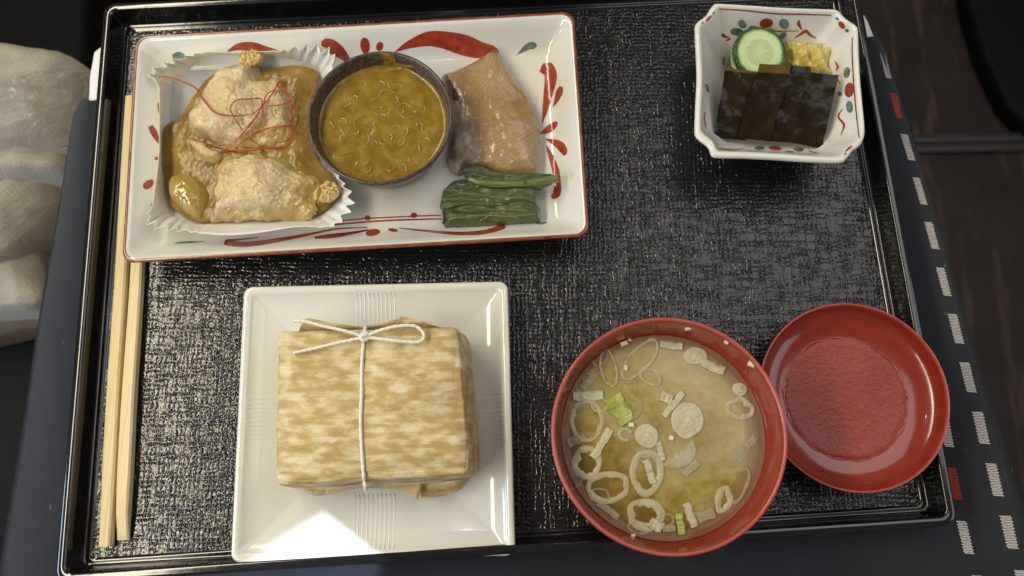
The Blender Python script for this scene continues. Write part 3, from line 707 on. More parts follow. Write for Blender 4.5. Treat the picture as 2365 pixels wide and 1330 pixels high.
shreds = [[(160, 740), (210, 745), (290, 715)], [(380, 460), (405, 420), (440, 415), (475, 435)], [(480, 500), (520, 485), (560, 510)], [(265, 620), (265, 575), (310, 545)], [(490, 540), (530, 560), (580, 545)],
          [(320, 800), (340, 770)], [(390, 825), (430, 825)], [(420, 300), (470, 312), (560, 292)], [(135, 570), (165, 620)], [(590, 690), (600, 735)], [(430, 660), (465, 640)], [(180, 600), (210, 640)], [(345, 480), (380, 450)], [(230, 500), (250, 480)]]
for _ in range(34):
    a_, r_2 = random.uniform(0, 6.28), 270 * math.sqrt(random.random()) * .9; x_, y_ = 405 + r_2 * math.cos(a_), 590 + r_2 * .93 * math.sin(a_); t_ = random.uniform(0, 3.14); l_2 = random.uniform(10, 34)
    shreds.append([(x_, y_), (x_ + l_2 * math.cos(t_), y_ + l_2 * math.sin(t_)), (x_ + 1.7 * l_2 * math.cos(t_ + .5), y_ + 1.7 * l_2 * math.sin(t_ + .5))])
for s_ in shreds:
    P = resample(zB(s_), 14, False); Q = [hit(x, y, ['dip'], .0001) for x, y in P]
    obj('shred', *tube(Q, [.0003 * (.5 + math.sin(math.pi * (i + .5) / 14)) for i in range(14)], 5), shred.m, ds)
# smear of sauce on the far inside wall
sm = stroke(zB([(385, 232, 2), (420, 238, 9), (450, 262, 11), (440, 290, 12), (520, 296, 5), (565, 292, 2)]), lambda p: interp([(SR * .8, .018), (SR * .89, .031), (SR * .93, .037), (SR * .955, .0398), (SR * .975, .0403), (SR, .0388)], math.hypot(p.x - SC.x, p.y - SC.y)) + .0004, curry, ds, 'smear')

# ------------------------------------------------------------------ grilled fish
fo = zB([(985, 185), (1020, 240), (1080, 330), (1130, 400), (1190, 510), (1215, 600), (1210, 700), (1203, 850), (1130, 862), (1050, 856), (940, 830), (830, 815), (785, 835), (735, 760), (745, 640), (755, 540), (735, 440), (704, 332), (760, 300), (880, 250), (945, 205)])
fcen = U(*zB([(960, 560)])[0], .014)
FISH_OFF = tuple(-(U(*zB([(700, 200)])[0], .02) - Vector((fcen.x, fcen.y, .0078))))
fish_nodes(fish)
def fr(p):
    c = U(*zB([(700, 200)])[0], .02); d = math.hypot(p.x - c.x, p.y - c.y)
    return 0 + .0013 * fbm(p * 60, 3) + .0004 * noise.noise(p * 300)
V, Fc = blob('x', fo, .0078, .0125, fish, n=160, rings=46, rough=fr, prof=lambda s: (1 - s ** 5) ** .55, raw=True, cen=zB([(960, 560)])[0], zo=.014)
ft = thing('grilled_fish', 'glazed grilled fish fillet with silver skin leaning on the sauce cup', 'fish fillet', Vector((fcen.x, fcen.y, .0078)))
skin_px = zB([(730, 455), (790, 470), (835, 560), (885, 640), (925, 700), (890, 790), (860, 850), (700, 850), (700, 455)])
char_px = zB([(690, 300), (725, 300), (780, 420), (830, 480), (770, 480), (690, 360)]), zB([(930, 160), (1010, 160), (1015, 225), (985, 215), (930, 215)])
def topix(p):
    q = RM.transposed() @ (p - CAM); return (W / 2 - F * q.x / q.z, H / 2 + F * q.y / q.z)
PX = [topix(v) for v in V]; parts = {'flesh': [], 'skin': [], 'charred_edge': []}
for f in Fc:
    c = (sum(PX[i][0] for i in f) / len(f), sum(PX[i][1] for i in f) / len(f)); wob = 9 * noise.noise(Vector((c[0] * .03, c[1] * .03, 0)))
    c = (c[0] + wob, c[1] + wob)
    k = 'skin' if inside(c, skin_px) else 'charred_edge' if any(inside(c, q) for q in char_px) else 'flesh'
    parts[k].append(f)
for k, m in (('flesh', fish), ('skin', fish_skin), ('charred_edge', fish_char)):
    ids = sorted({i for f in parts[k] for i in f}); mp = {i: j for j, i in enumerate(ids)}
    obj(k, [V[i] for i in ids], [tuple(mp[i] for i in f) for f in parts[k]], m.m, ft)

# ------------------------------------------------------------------ boiled greens
def leafr(seed, a=1):
    off = Vector((seed, 0, seed))
    def f(p):
        q = Vector((p.x * 45, p.y * 300, p.z * 60)) + off
        return a * (.0010 * noise.noise(q) + .0008 * abs(noise.noise(q * 1.7)) + .0012 * fbm(p * 90 + off, 3) - .0011 * abs(noise.noise(Vector((p.x * 120, p.y * 420, 3)) + off)))
    return f
gt = thing('boiled_greens', 'folded bundle of boiled green leaves with cut stems', 'greens', U(*zB([(960, 1000)])[0], .0074), 'boiled greens on the plate')
def slab(px, z0, h, seed, m=leafm, name='leaf', par=None, pr=None):
    o = blob(name, zB(px), z0, h, m, par or gt, n=150, rings=44, rough=leafr(seed), prof=pr or (lambda s: (1 - s ** 9) ** .5), zb=z0 - .001, edge_noise=.035, sharp_outline=True); return o
slab([(726, 1118), (708, 1040), (706, 960), (755, 882), (830, 872), (930, 903), (1060, 916), (1188, 920), (1196, 1008), (1212, 1014), (1214, 1090), (1080, 1102), (900, 1112)], .0076, .0085, 3.1)
slab([(702, 990), (712, 930), (760, 880), (830, 872), (930, 905), (1060, 918), (1190, 922), (1194, 1000), (1080, 1004), (960, 1020), (860, 1008), (740, 1030), (705, 1025)], .0132, .0042, 6.4)
for x, y, w_, h_ in ((1205, 1052, 9, 62), (714, 1060, 8, 60)):
    P = zB([(x - 4, y - h_ / 2), (x + w_, y - h_ / 2 + 6), (x + w_, y + h_ / 2 - 4), (x - 4, y + h_ / 2)])
    obj('stem_end', *prism(P, .0078, .0128, .0012), stemm.m, gt)
for q in ([(740, 1075), (900, 1058), (1060, 1062), (1190, 1050)], [(735, 960), (850, 945), (1000, 965), (1180, 965)], [(900, 1090), (1000, 1040), (1100, 1075)]):
    P = resample(zB(q), 24, False); names = [o.name for o in gt.children if o.name.startswith('leaf')]
    obj('vein', *tube([hit(x, y, names, .0) for x, y in P], .00042, 5), stemm.m, gt)
gs = thing('boiled_green_stalk', 'boiled green stalk with dark leaf laid across the greens by the fish', 'greens', U(*zB([(1050, 880)])[0], .0150), 'boiled greens on the plate')
slab([(805, 835), (820, 805), (860, 800), (930, 826), (1060, 846), (1200, 850), (1290, 852), (1270, 890), (1220, 925), (1110, 918), (960, 900), (860, 880)], .0145, .0050, 8.8, par=gs)
P = resample(zB([(848, 868), (900, 885), (980, 898), (1080, 896), (1180, 888), (1305, 868)]), 30, False)
obj('stem', *tube([U(x, y, .0185 + .0008 * math.sin(i * .3)) for i, (x, y) in enumerate(P)], [.0016 + .0005 * i / 30 for i in range(30)], 10), stemm.m, gs)

# ------------------------------------------------------------------ small octagonal dish with pickles
DZ = .034
od = zC([(250, 30), (470, 42), (700, 58), (930, 68), (1150, 75), (1185, 88), (1240, 145), (1320, 200), (1336, 230), (1342, 400), (1352, 600), (1370, 800), (1386, 970), (1384, 1050), (1352, 1120), (1295, 1160), (1245, 1225), (1190, 1252), (950, 1245), (700, 1228), (450, 1216), (240, 1210), (205, 1185), (180, 1130), (95, 1060), (80, 1000), (86, 800), (95, 600), (88, 400), (81, 220), (95, 175), (160, 125), (200, 65), (222, 40)])
ODP = [U(x, y, DZ) for x, y in resample(od, 200)]
DC = U(*zC([(730, 600)])[0], .018); DC = Vector((DC.x, DC.y, 0))
def dloop(s, z, smooth=0):
    out = []
    for i, p in enumerate(ODP):
        v = Vector((p.x - DC.x, p.y - DC.y, 0))
        if smooth:
            k = int(20); v = v * (1 - smooth) + smooth * sum((Vector((ODP[(i + d) % 200].x - DC.x, ODP[(i + d) % 200].y - DC.y, 0)) for d in range(-k, k + 1, 4)), Vector()) / len(range(-k, k + 1, 4))
        out.append(Vector((DC.x, DC.y, z)) + v * s)
    return out
dish = thing('octagonal_dish', 'small white octagonal dish painted with red berries and green leaves', 'dish', Vector((DC.x, DC.y, .0003)))
din = [(1.0, .0335), (.975, .0352), (.945, .0350), (.92, .0335), (.86, .0255), (.74, .0150), (.62, .0098), (.50, .0078), (.25, .0072)]
obj('dish_body', *loft([dloop(s, z, q) for s, z, q in ((.44, .0005, .9), (.50, .0005, .9), (.52, .004, .9), (.72, .011, .6), (.90, .0225, .2), (.985, .0315, 0), (1.0, .0335, 0), (.992, .0346, 0), (.975, .0352, 0), (.955, .0352, 0), (.938, .0345, 0), (.92, .0328, 0), (.86, .0255, .1), (.74, .0150, .4), (.62, .0098, .7), (.50, .0078, .9), (.25, .0072, .9))], True, True), porcelain_b.m, dish)
TREES['dish'] = ([v.co + dish.location for v in dish.children[0].data.vertices], [tuple(p.vertices) for p in dish.children[0].data.polygons])
import bisect
ANG = sorted((math.atan2(p.y - DC.y, p.x - DC.x), math.hypot(p.x - DC.x, p.y - DC.y)) for p in ODP)
def zD_(p):
    a = math.atan2(p.y - DC.y, p.x - DC.x); i = bisect.bisect(ANG, (a, 0)) % len(ANG); s = math.hypot(p.x - DC.x, p.y - DC.y) / ANG[i][1]
    return interp([(.25, .0072), (.50, .0078), (.62, .0098), (.74, .0150), (.86, .0255), (.92, .0328), (.938, .0345), (.955, .0352), (.975, .0352), (1, .0335)], s)
ds_ = lambda pts, m=paint_red, nm='brush_stroke': stroke(pts, 'dish', m, dish, nm)
def dl(x, y, l, wd, a, m): ds_([(q[0], q[1], q[2]) for q in leafpts(1580 + x / 3.326, y / 3.326, l / 3.326, wd / 3.326, a)], m)
for a in ((405, 245, 52, 30, 10), (447, 185, 36, 28, 50), (768, 183, 42, 36, 60), (757, 275, 38, 20, -40), (1250, 557, 44, 24, -80), (1197, 720, 18, 16, 90), (1270, 820, 48, 26, 85), (178, 675, 36, 14, 75), (580, 1137, 40, 16, 0), (880, 1147, 38, 16, 5), (1176, 143, 14, 12, 50), (1250, 235, 17, 13, 35), (228, 100, 12, 7, 120), (142, 175, 14, 6, 110), (1238, 1180, 14, 7, 130)): dl(*a, paint_green)
for a in ((632, 177, 52, 36, -8), (525, 232, 44, 32, -20), (1268, 690, 58, 36, -82), (1210, 193, 34, 20, 50), (188, 142, 32, 12, 135), (700, 1138, 50, 16, 5), (1265, 1140, 36, 9, 140)): dl(*a, paint_red)
zc3 = lambda pts: [(1580 + x / 3.326, y / 3.326, w_ / 3.326) for x, y, w_ in pts]
for q in ([(290, 262, 12), (315, 280, 9), (355, 290, 2)], [(320, 310, 3), (340, 304, 7), (358, 300, 2)], [(660, 210, 2), (690, 237, 4), (780, 238, 4), (880, 238, 2)], [(885, 155, 4), (880, 185, 13), (905, 228, 3)], [(845, 295, 2), (890, 265, 9), (935, 240, 13), (970, 270, 9), (1015, 294, 2)],
          [(1160, 470, 4), (1180, 515, 9), (1165, 540, 2)], [(1180, 610, 6), (1195, 640, 3)], [(1222, 830, 2), (1185, 895, 8), (1228, 960, 8), (1200, 1040, 2)], [(165, 860, 3), (155, 910, 5), (170, 980, 3)],
          [(270, 68, 4), (480, 82, 6), (700, 105, 6), (920, 110, 6), (1130, 117, 4)], [(1292, 285, 4), (1290, 400, 5), (1300, 600, 5), (1320, 850, 5), (1345, 1062, 4)], [(270, 1140, 3), (370, 1150, 5), (460, 1140, 3)], [(305, 440, 4), (302, 500, 4)], [(770, 1160, 2), (820, 1165, 7), (845, 1168, 2)], [(960, 1158, 4), (1040, 1180, 2)]):
    ds_(zc3(q))

# cucumber
def cucumber(cx, cy, rpx, z, label, tilt):
    c = U(*zC([(cx, cy)])[0], z); r = .0122; th = .0042
    M = Matrix.Translation(c) @ Matrix.Rotation(tilt[0], 4, 'X') @ Matrix.Rotation(tilt[1], 4, 'Y')
    def ring(rr, zz, n=56):
        return [M @ Vector((rr * (1 + .02 * math.sin(3 * a + 1)) * math.cos(a), rr * (1 + .02 * math.sin(3 * a + 1)) * math.sin(a), zz)) for a in [2 * math.pi * i / n for i in range(n)]]
    t = thing('cucumber_slice', label, 'cucumber', c, 'pickled cucumber slices'); t.matrix_world = M
    def lob(name, loops, m, c0=False, c1=False):
        V, Fc = loft(loops, c0, c1); Mi = M.inverted()
        me = bpy.data.meshes.new(name); me.from_pydata([tuple(Mi @ v) for v in V], [], Fc); me.materials.append(m.m)
        me.polygons.foreach_set('use_smooth', [True] * len(me.polygons)); o = bpy.data.objects.new(name, me); C.objects.link(o); o.parent = t
    R_ = rpx
    lob('rind', [ring(R_ * .93, -th), ring(R_, -th + .0008), ring(R_, -.0005), ring(R_ * .985, 0)], cuke_skin, True)
    lob('flesh', [ring(R_ * .985, 0), ring(R_ * .95, .0003), ring(R_ * .7, .0004), ring(R_ * .55, .0001), ring(R_ * .3, .0002)], cuke_flesh, False, True)
cucumber(540, 440, .0128, .0215, 'darker cucumber slice tucked under the bright one', (R(10), R(-8)))
cucumber(583, 402, .0137, .0262, 'bright round cucumber slice with pale seeds showing on top', (R(12), R(4)))

def cabr(p):
    q = p * 150; return .0022 * abs(noise.noise(q)) + .0012 * fbm(p * 240, 3) - .001
cb = blob('pickled_cabbage', zC([(765, 305), (830, 308), (890, 335), (960, 345), (1050, 358), (1100, 385), (1135, 420), (1150, 480), (1165, 570), (1120, 620), (980, 620), (860, 560), (790, 480)]), .0125, .0095, cabbage, rough=lambda p: 1.5 * cabr(p) + .0012 * math.sin(((p.x * .8 + p.y * .6)) * 900 + 3 * noise.noise(p * 90)), n=120, rings=40, edge_noise=.05, prof=lambda s: (1 - s ** 4) ** .6)
tag(cb, 'crumpled yellow pickled cabbage beside the cucumber', 'pickle')

def sheet(px, zs, label, seed, thin=0):
    """a kelp sheet: bilinear patch, four corner heights (TL TR BR BL), wavy, with thickness"""
    q = zC(px); N, M_ = 16, 26; V, Fc = [], []
    for lay in (0, 1):
        for j in range(M_ + 1):
            for i in range(N + 1):
                u, v = i / N, j / M_
                x = (q[0][0] * (1 - u) + q[1][0] * u) * (1 - v) + (q[3][0] * (1 - u) + q[2][0] * u) * v
                y = (q[0][1] * (1 - u) + q[1][1] * u) * (1 - v) + (q[3][1] * (1 - u) + q[2][1] * u) * v
                z = (zs[0] * (1 - u) + zs[1] * u) * (1 - v) + (zs[3] * (1 - u) + zs[2] * u) * v
                z += .0003 * math.sin(math.pi * v) + .0005 * noise.noise(Vector((x * .03, y * .03, seed))) + .0002 * noise.noise(Vector((x * .11, y * .11, seed)))
                e = 1.6 * noise.noise(Vector((x * .05, y * .05, seed + 4)))
                V.append(U(x + e, y + e * .5, z - lay * .0007))
    st = (N + 1) * (M_ + 1)
    def id(i, j, l): return l * st + j * (N + 1) + i
    for j in range(M_):
        for i in range(N):
            Fc.append((id(i, j, 0), id(i, j + 1, 0), id(i + 1, j + 1, 0), id(i + 1, j, 0))); Fc.append((id(i, j, 1), id(i + 1, j, 1), id(i + 1, j + 1, 1), id(i, j + 1, 1)))
    for j in range(M_):
        Fc.append((id(0, j, 0), id(0, j, 1), id(0, j + 1, 1), id(0, j + 1, 0))); Fc.append((id(N, j, 0), id(N, j + 1, 0), id(N, j + 1, 1), id(N, j, 1)))
    for i in range(N):
        Fc.append((id(i, 0, 0), id(i + 1, 0, 0), id(i + 1, 0, 1), id(i, 0, 1))); Fc.append((id(i, M_, 0), id(i, M_, 1), id(i + 1, M_, 1), id(i + 1, M_, 0)))
    o = obj('kelp_sheet', V, Fc, kelpm.m, sharp=50, origin=U(*q[0], .02)); o.data.materials.append(kelp_thin.m)
    for k in range(thin * N * 2): o.data.polygons[k].material_index = 1
    return tag(o, label, 'kelp', 'overlapping sheets of simmered kelp')
sheet([(318, 520), (640, 560), (470, 1078), (226, 1056)], (.0270, .0300, .0165, .0168), 'kelp sheet at the open end of the stack, under the cucumber', 1.0, 1)
sheet([(800, 500), (976, 512), (925, 1105), (640, 1083)], (.0325, .0320, .0175, .0175), 'kelp sheet second from the cabbage end, mostly covered', 3.0)
sheet([(968, 555), (1188, 576), (1058, 1142), (790, 1086)], (.0310, .0300, .0178, .0176), 'kelp sheet at the cabbage end with its whole corner showing', 4.0)
sheet([(580, 490), (826, 500), (660, 1086), (405, 1062)], (.0345, .0340, .0190, .0186), 'topmost kelp sheet, brownest along its far edge', 2.0, 3)

# ------------------------------------------------------------------ square plate with wrapped parcel
QZ = .0125
SQ = Quad([U(563, 662, QZ), U(532, 1300, QZ), U(1191, 1283, QZ), U(1173, 649, QZ)])
sp_ = thing('square_plate', 'plain white square porcelain plate with fine ribs midway along each side', 'plate', SQ.at(SQ.lx / 2, SQ.ly / 2, .0002))
qin = [(0, .0123), (.0014, .0128), (.0042, .0119), (.0054, .0106), (.012, .0090), (.026, .0060), (.030, .0056), (.06, .0055)]
qout = [(.036, .0005), (.033, .0005), (.032, .002), (.010, .0075), (.0008, .0108)]
qr = lambda d: max(.0012, .0045 - d * .5)
obj('dish_body', *loft([SQ.loop(d, qr(d), z, 8, 16) for d, z in qout] + [SQ.loop(d, qr(d), z, 8, 16) for d, z in [(0, .0119), (.0004, .0126), (.0014, .0129), (.0030, .0127)] + qin[2:]], True, True), porcelain.m, sp_)
def rib(side, off):
    pts = []
    for d in (.0016, .0030, .0042, .0054, .009, .014, .020, .026, .029):
        z = interp(qin, d)
        x, y = {0: (SQ.lx / 2 + off, d), 1: (SQ.lx / 2 + off, SQ.ly - d), 2: (d, SQ.ly / 2 + off), 3: (SQ.lx - d, SQ.ly / 2 + off)}[side]
        pts.append(SQ.at(x, y, z - .00058))
    obj('rib', *tube(pts, .00070, 10), porcelain.m, sp_)
for s_ in range(4):
    for k in range(10): rib(s_, (k - 4.5) * .00212 + (-.0005 if s_ < 2 else 0))

# parcel body
PT, PB = .0375, .0070
pq = [U(*p, PT - .002) for p in zD([(246, 248), (233, 940), (1106, 892), (1052, 228)])]
KQ = Quad(pq)
pa = thing('wrapped_parcel', 'tan bamboo sheath paper parcel tied with white string', 'parcel', KQ.at(KQ.lx / 2, KQ.ly / 2, PB))
bul = [(.006, .008, .0062), (.001, .009, .0072), (-.0035, .011, .013), (-.0045, .012, .020), (-.0030, .011, .028), (-.0010, .005, .0335), (.0000, .0035, .0362), (.0010, .003, .0370), (.0050, .006, .0370), (.012, .006, .0374), (.022, .006, .0376)]
loops = []
for d, r, z in bul:
    l = SQ and KQ.loop(d, r, z, 8, 18)
    for p in l:
        x, y = KQ.edge_dist(p)
        if y < 0 or y > KQ.ly or x < 0:
            p.xy = KQ.at(x * .75 if x < 0 else x, y * .25 if y < 0 else KQ.ly + (y - KQ.ly) * .35 if y > KQ.ly else y, 0).xy
        e = .0005 * noise.noise(Vector((p.x * 60, p.y * 60, 1))) + .0003 * noise.noise(Vector((p.x * 150, p.y * 150, 4)))
        # the string pinches the middle
        pin = math.exp(-((x - KQ.lx * .455) / .006) ** 2) * .0010
        p.z += (e - pin) * min(1, max(0, (z - .01) / .02))
        side = Vector((p.x - (pq[0].x + pq[2].x) / 2, p.y - (pq[0].y + pq[2].y) / 2, 0)).normalized()
        p += side * (.0005 * noise.noise(Vector((p.x * 90, p.y * 90, z * 90))) - pin)
    loops.append(l)
V, Fc = loft(loops, True, True); obj('wrapper', V, Fc, wrap.m, pa); TREES['parcel'] = (V, Fc)
# overlapping fold of the wrapper along one edge: a thin sheet lying just proud of the top
def fold_sheet(px, lift, name, m, zs=None, thick=.0004):
    P = zD(px); n_ = 60; O = linear(P, n_); c = (sum(p[0] for p in P) / len(P), sum(p[1] for p in P) / len(P)); loops = []
    for s in (1, .8, .55, .3):
        l = []
        for x, y in O:
            X, Y = c[0] + (x - c[0]) * s, c[1] + (y - c[1]) * s
            l.append(hit(X, Y, ['parcel'], lift) if zs is None else U(X, Y, zs(X, Y)))
        loops.append(l)
    lo = [v - Vector((0, 0, thick)) for v in loops[0]]
    return obj(name, *loft([lo] + loops, False, True), m.m, pa)
obj('top_fold', *loft([[hit(x, y, ['parcel'], l_) for x, y in linear(zD(q), 80)] for q, l_ in (([(252, 255), (240, 600), (236, 940), (1085, 905), (1095, 560), (1046, 236)], .0001), ([(254, 258), (243, 600), (239, 937), (1082, 903), (1092, 560), (1044, 239)], .00045), ([(300, 300), (290, 600), (290, 890), (1040, 860), (1040, 560), (1000, 280)], .0005), ([(560, 520), (560, 600), (560, 690), (760, 690), (760, 600), (760, 520)], .0006))], False, True), wrap.m, pa)
# loose ends of paper at the far and the near side
def ear(px, z0, z1, name, m, label=None):
    """a curled sheet from a root edge (first half of points) to a free edge"""
    a, b = px; A = resample(zD(a), 24, False); Bb = resample(zD(b), 24, False); V, Fc = [], []; K = 8
    for lay in (0, 1):
        for k in range(K + 1):
            t = k / K
            for i in range(24):
                x = A[i][0] + (Bb[i][0] - A[i][0]) * t; y = A[i][1] + (Bb[i][1] - A[i][1]) * t
                z = z0 + (z1 - z0) * t + .002 * math.sin(t * 2.4) + .0006 * math.sin(i * .5)
                V.append(U(x, y, z - .0004 * lay))
    st = 24 * (K + 1)
    for k in range(K):
        for i in range(23):
            q = k * 24 + i; Fc += [(q, q + 24, q + 25, q + 1), (st + q, st + q + 1, st + q + 25, st + q + 24)]
    for i in range(23):
        q = K * 24 + i; Fc.append((q, st + q, st + q + 1, q + 1))
    for k in range(K):
        q = k * 24; Fc += [(q, st + q, st + q + 24, q + 24), (q + 23, q + 47, st + q + 47, st + q + 23)]
    return obj(name, V, Fc, m.m, pa)
ear(([(328, 258), (450, 250), (560, 240), (640, 235)], [(340, 222), (368, 186), (480, 205), (610, 222)]), .030, .0335, 'paper_flap', wrap_in)
ear(([(640, 240), (740, 235), (800, 232)], [(600, 224), (690, 212), (798, 178)]), .029, .0325, 'paper_flap', wrap_in)
ear(([(795, 232), (900, 232), (1042, 238)], [(798, 178), (880, 194), (962, 224)]), .029, .0320, 'paper_flap', wrap)
ear(([(300, 950), (400, 955), (520, 955), (640, 950)], [(330, 962), (400, 985), (455, 984), (600, 956)]), .022, .0180, 'paper_flap', wrap)
ear(([(455, 950), (620, 945), (760, 938), (890, 935)], [(455, 982), (600, 955), (780, 960), (870, 1000)]), .026, .0215, 'paper_flap', wrap_in)
ear(([(880, 932), (980, 925), (1060, 915), (1118, 888)], [(880, 1000), (960, 992), (1060, 962), (1118, 892)]), .022, .0150, 'paper_flap', wrap)

# string
st = bpy.data.objects.new('string', None)
def twist(Q, r):
    """two-ply twine"""
    V, Fc = [], []; Qn = len(Q); plies = []
    for ph in (0, math.pi):
        pts = []
        L = 0
        for i, p in enumerate(Q):
            if i: L += (Q[i] - Q[i - 1]).length
            t = (Q[min(i + 1, Qn - 1)] - Q[max(i - 1, 0)]).normalized(); s = t.cross(Vector((0, 0, 1)))
            s = s.normalized() if s.length > 1e-5 else Vector((1, 0, 0)); u = s.cross(t); a = L / .0075 * 2 * math.pi + ph + .5 * math.sin(L * 330)
            pts.append(p + (s * math.cos(a) + u * math.sin(a)) * r * .22)
        plies.append(tube(pts, r * .82, 7))
    return tube([p + Vector((0, 0, 0)) for p in Q], [r * (.86 + .10 * math.sin(i * 1.1) + .06 * noise.noise(Vector((i * .31, r * 9e3, 2)))) for i in range(Qn)], 9)
def on_parcel(px, n_, lift):
    P = resample(zD(px), n_, False); return [hit(x, y, ['parcel'], lift, .036) for x, y in P]
band = on_parcel([(628, 268), (618, 380), (616, 520), (612, 660), (618, 800), (626, 900), (632, 944)], 110, .0012)
band += [U(*zD([(636, 957)])[0], .030), U(*zD([(637, 962)])[0], .022), U(*zD([(636, 956)])[0], .010)]
band = [U(*zD([(640, 222)])[0], .020), U(*zD([(636, 220)])[0], .032), U(*zD([(630, 240)])[0], .0385)] + band
string = obj('string', *twist(band, .00092), twine.m, pa)
K0 = hit(*zD([(628, 265)])[0], ['parcel'], .002)
def free(px, z, n_=70):
    P = resample([(*zD([(x, y)])[0], zz) for (x, y), zz in zip(px, z)], n_, False); return [U(x, y, zz) for x, y, zz in P]
obj('bow_loop', *twist(free([(628, 268), (700, 240), (780, 221), (860, 222), (898, 258), (880, 290), (800, 290), (700, 278), (632, 272)], (.0400, .0415, .0420, .0415, .0405, .0398, .0402, .0405, .0402), 120), .00092), twine.m, string)
obj('loose_end', *twist(free([(628, 268), (540, 242), (440, 220), (365, 200), (312, 198)], (.0402, .0410, .0405, .0400, .0400)), .00088), twine.m, string)
obj('loose_end', *twist(free([(630, 272), (560, 285), (480, 303), (400, 322), (308, 342)], (.0402, .0405, .0400, .0396, .0392)), .00088), twine.m, string)
kc = U(*zD([(628, 268)])[0], .0405)
obj('knot', *join(twist([kc + Vector((.0018 * math.cos(a), .0017 * math.sin(a), .0004 * math.sin(2 * a))) for a in [i * .35 for i in range(19)]], .0010), twist([kc + Vector((.0012 * math.cos(a), .0003, .0012 * math.sin(a) + .0003)) for a in [i * .35 for i in range(19)]], .0010)), twine.m, string)

# ------------------------------------------------------------------ miso soup
BZ = .055
bl, br, bt, bb = U(1272.6, 1004.6, BZ), U(1817.5, 1004.6, BZ), U(1545, 728, BZ), U(1545, 1281, BZ)
BC = (bl + br + bt + bb) / 4; BR = ((br - bl).length + (bt - bb).length) / 4; BC.z = 0
bowl = thing('soup_bowl', 'red lacquer soup bowl full of miso soup', 'bowl', Vector((BC.x, BC.y, .0003)))
bp = [(.50, .0005), (.55, .0005), (.56, .008), (.70, .0125), (.85, .023), (.95, .039), (.990, .051), (.998, .0545), (.992, .0556), (.980, .0558), (.968, .0552), (.955, .052), (.91, .043), (.84, .032), (.70, .020), (.4, .0135)]
obj('bowl_body', *loft([circle(BC, BR * a, z, 128) for a, z in bp], True, True), lacquer.m, bowl)
obj('lip', *loft([circle(BC, BR * a, z, 128) for a, z in ((.995, .0530), (1.001, .0545), (.994, .0560), (.980, .0562), (.966, .0554))]), lacquer_rim.m, bowl)
MZ = .0405; MR = BR * interp([(.032, .84), (.043, .91), (.052, .955)], MZ)
loops = []
for k in range(24):
    s = 1 - k / 24.5; l = circle(BC, MR * s, MZ, 96)
    for p in l: p.z += .0007 * max(0, (s - .93) / .07) ** 2 + .00025 * noise.noise(p * 60)
    loops.append(l)
V, Fc = loft(loops, False, True); mo = obj('miso_soup', V, Fc, broth.m, origin=Vector((BC.x, BC.y, MZ)))
tag(mo, 'cloudy miso broth filling the red bowl', 'soup')
def broth_nodes(m):
    tc = m.node('ShaderNodeTexCoord'); sp = m.node('ShaderNodeSeparateXYZ'); m.link(tc.outputs['Object'], sp.inputs[0])
    n1 = m.noise(38, 5, .6, dist=.4); n2 = m.noise(230, 4, .65)
    # cloud drifts to the far side, clear amber broth towards the near side
    g = m.math('ADD', m.math('MULTIPLY', m.math('ADD', m.math('MULTIPLY', sp.outputs[0], .9), sp.outputs[1]), 6.0), m.math('ADD', m.math('MULTIPLY_ADD', n1, 1.7, -.33), m.math('MULTIPLY_ADD', n2, .5, -.11)))
    col = m.ramp(g, [(.28, (.15, .085, .008)), (.48, (.28, .190, .030)), (.68, (.42, .335, .115)), (.95, (.50, .43, .23))])
    # thin broth over the sloping lacquer wall lets the red show
    cx, cy = -.0022, .0004
    dx = m.math('SUBTRACT', sp.outputs[0], cx); dy = m.math('SUBTRACT', sp.outputs[1], cy)
    r = m.math('SQRT', m.math('ADD', m.math('MULTIPLY', dx, dx), m.math('MULTIPLY', dy, dy)))
    e = m.ramp(m.math('DIVIDE', r, MR), [(.84, 0), (.90, .55), (.99, .85)])
    m.color(m.mix(e, col, (.20, .075, .050)))
broth_nodes(broth)
skin = Mat('broth_surface', (.42, .32, .11), .03, spec=.35); skin.bump(skin.noise(60, 2), .05, .0006)
_tc = skin.node('ShaderNodeTexCoord'); _ln = skin.node('ShaderNodeVectorMath', operation='LENGTH'); skin.link(_tc.outputs['Object'], _ln.inputs[0])
skin.set('Alpha', skin.math('MULTIPLY', skin.ramp(skin.noise(75, 4, .6), [(.32, .04), (.68, .32)]), skin.ramp(skin.math('DIVIDE', _ln.outputs['Value'], MR), [(.84, 1), (.95, .15)])))
V, Fc = loft([[Vector((p.x, p.y, MZ + .00075 + (.0009 if s_ > .98 else 0))) for p in circle(BC, MR * s_ * (1.004 if s_ > .98 else 1), MZ, 96)] for s_ in (1, .975, .93, .5)], False, True)
obj('clear_surface', V, Fc, skin.m, mo)

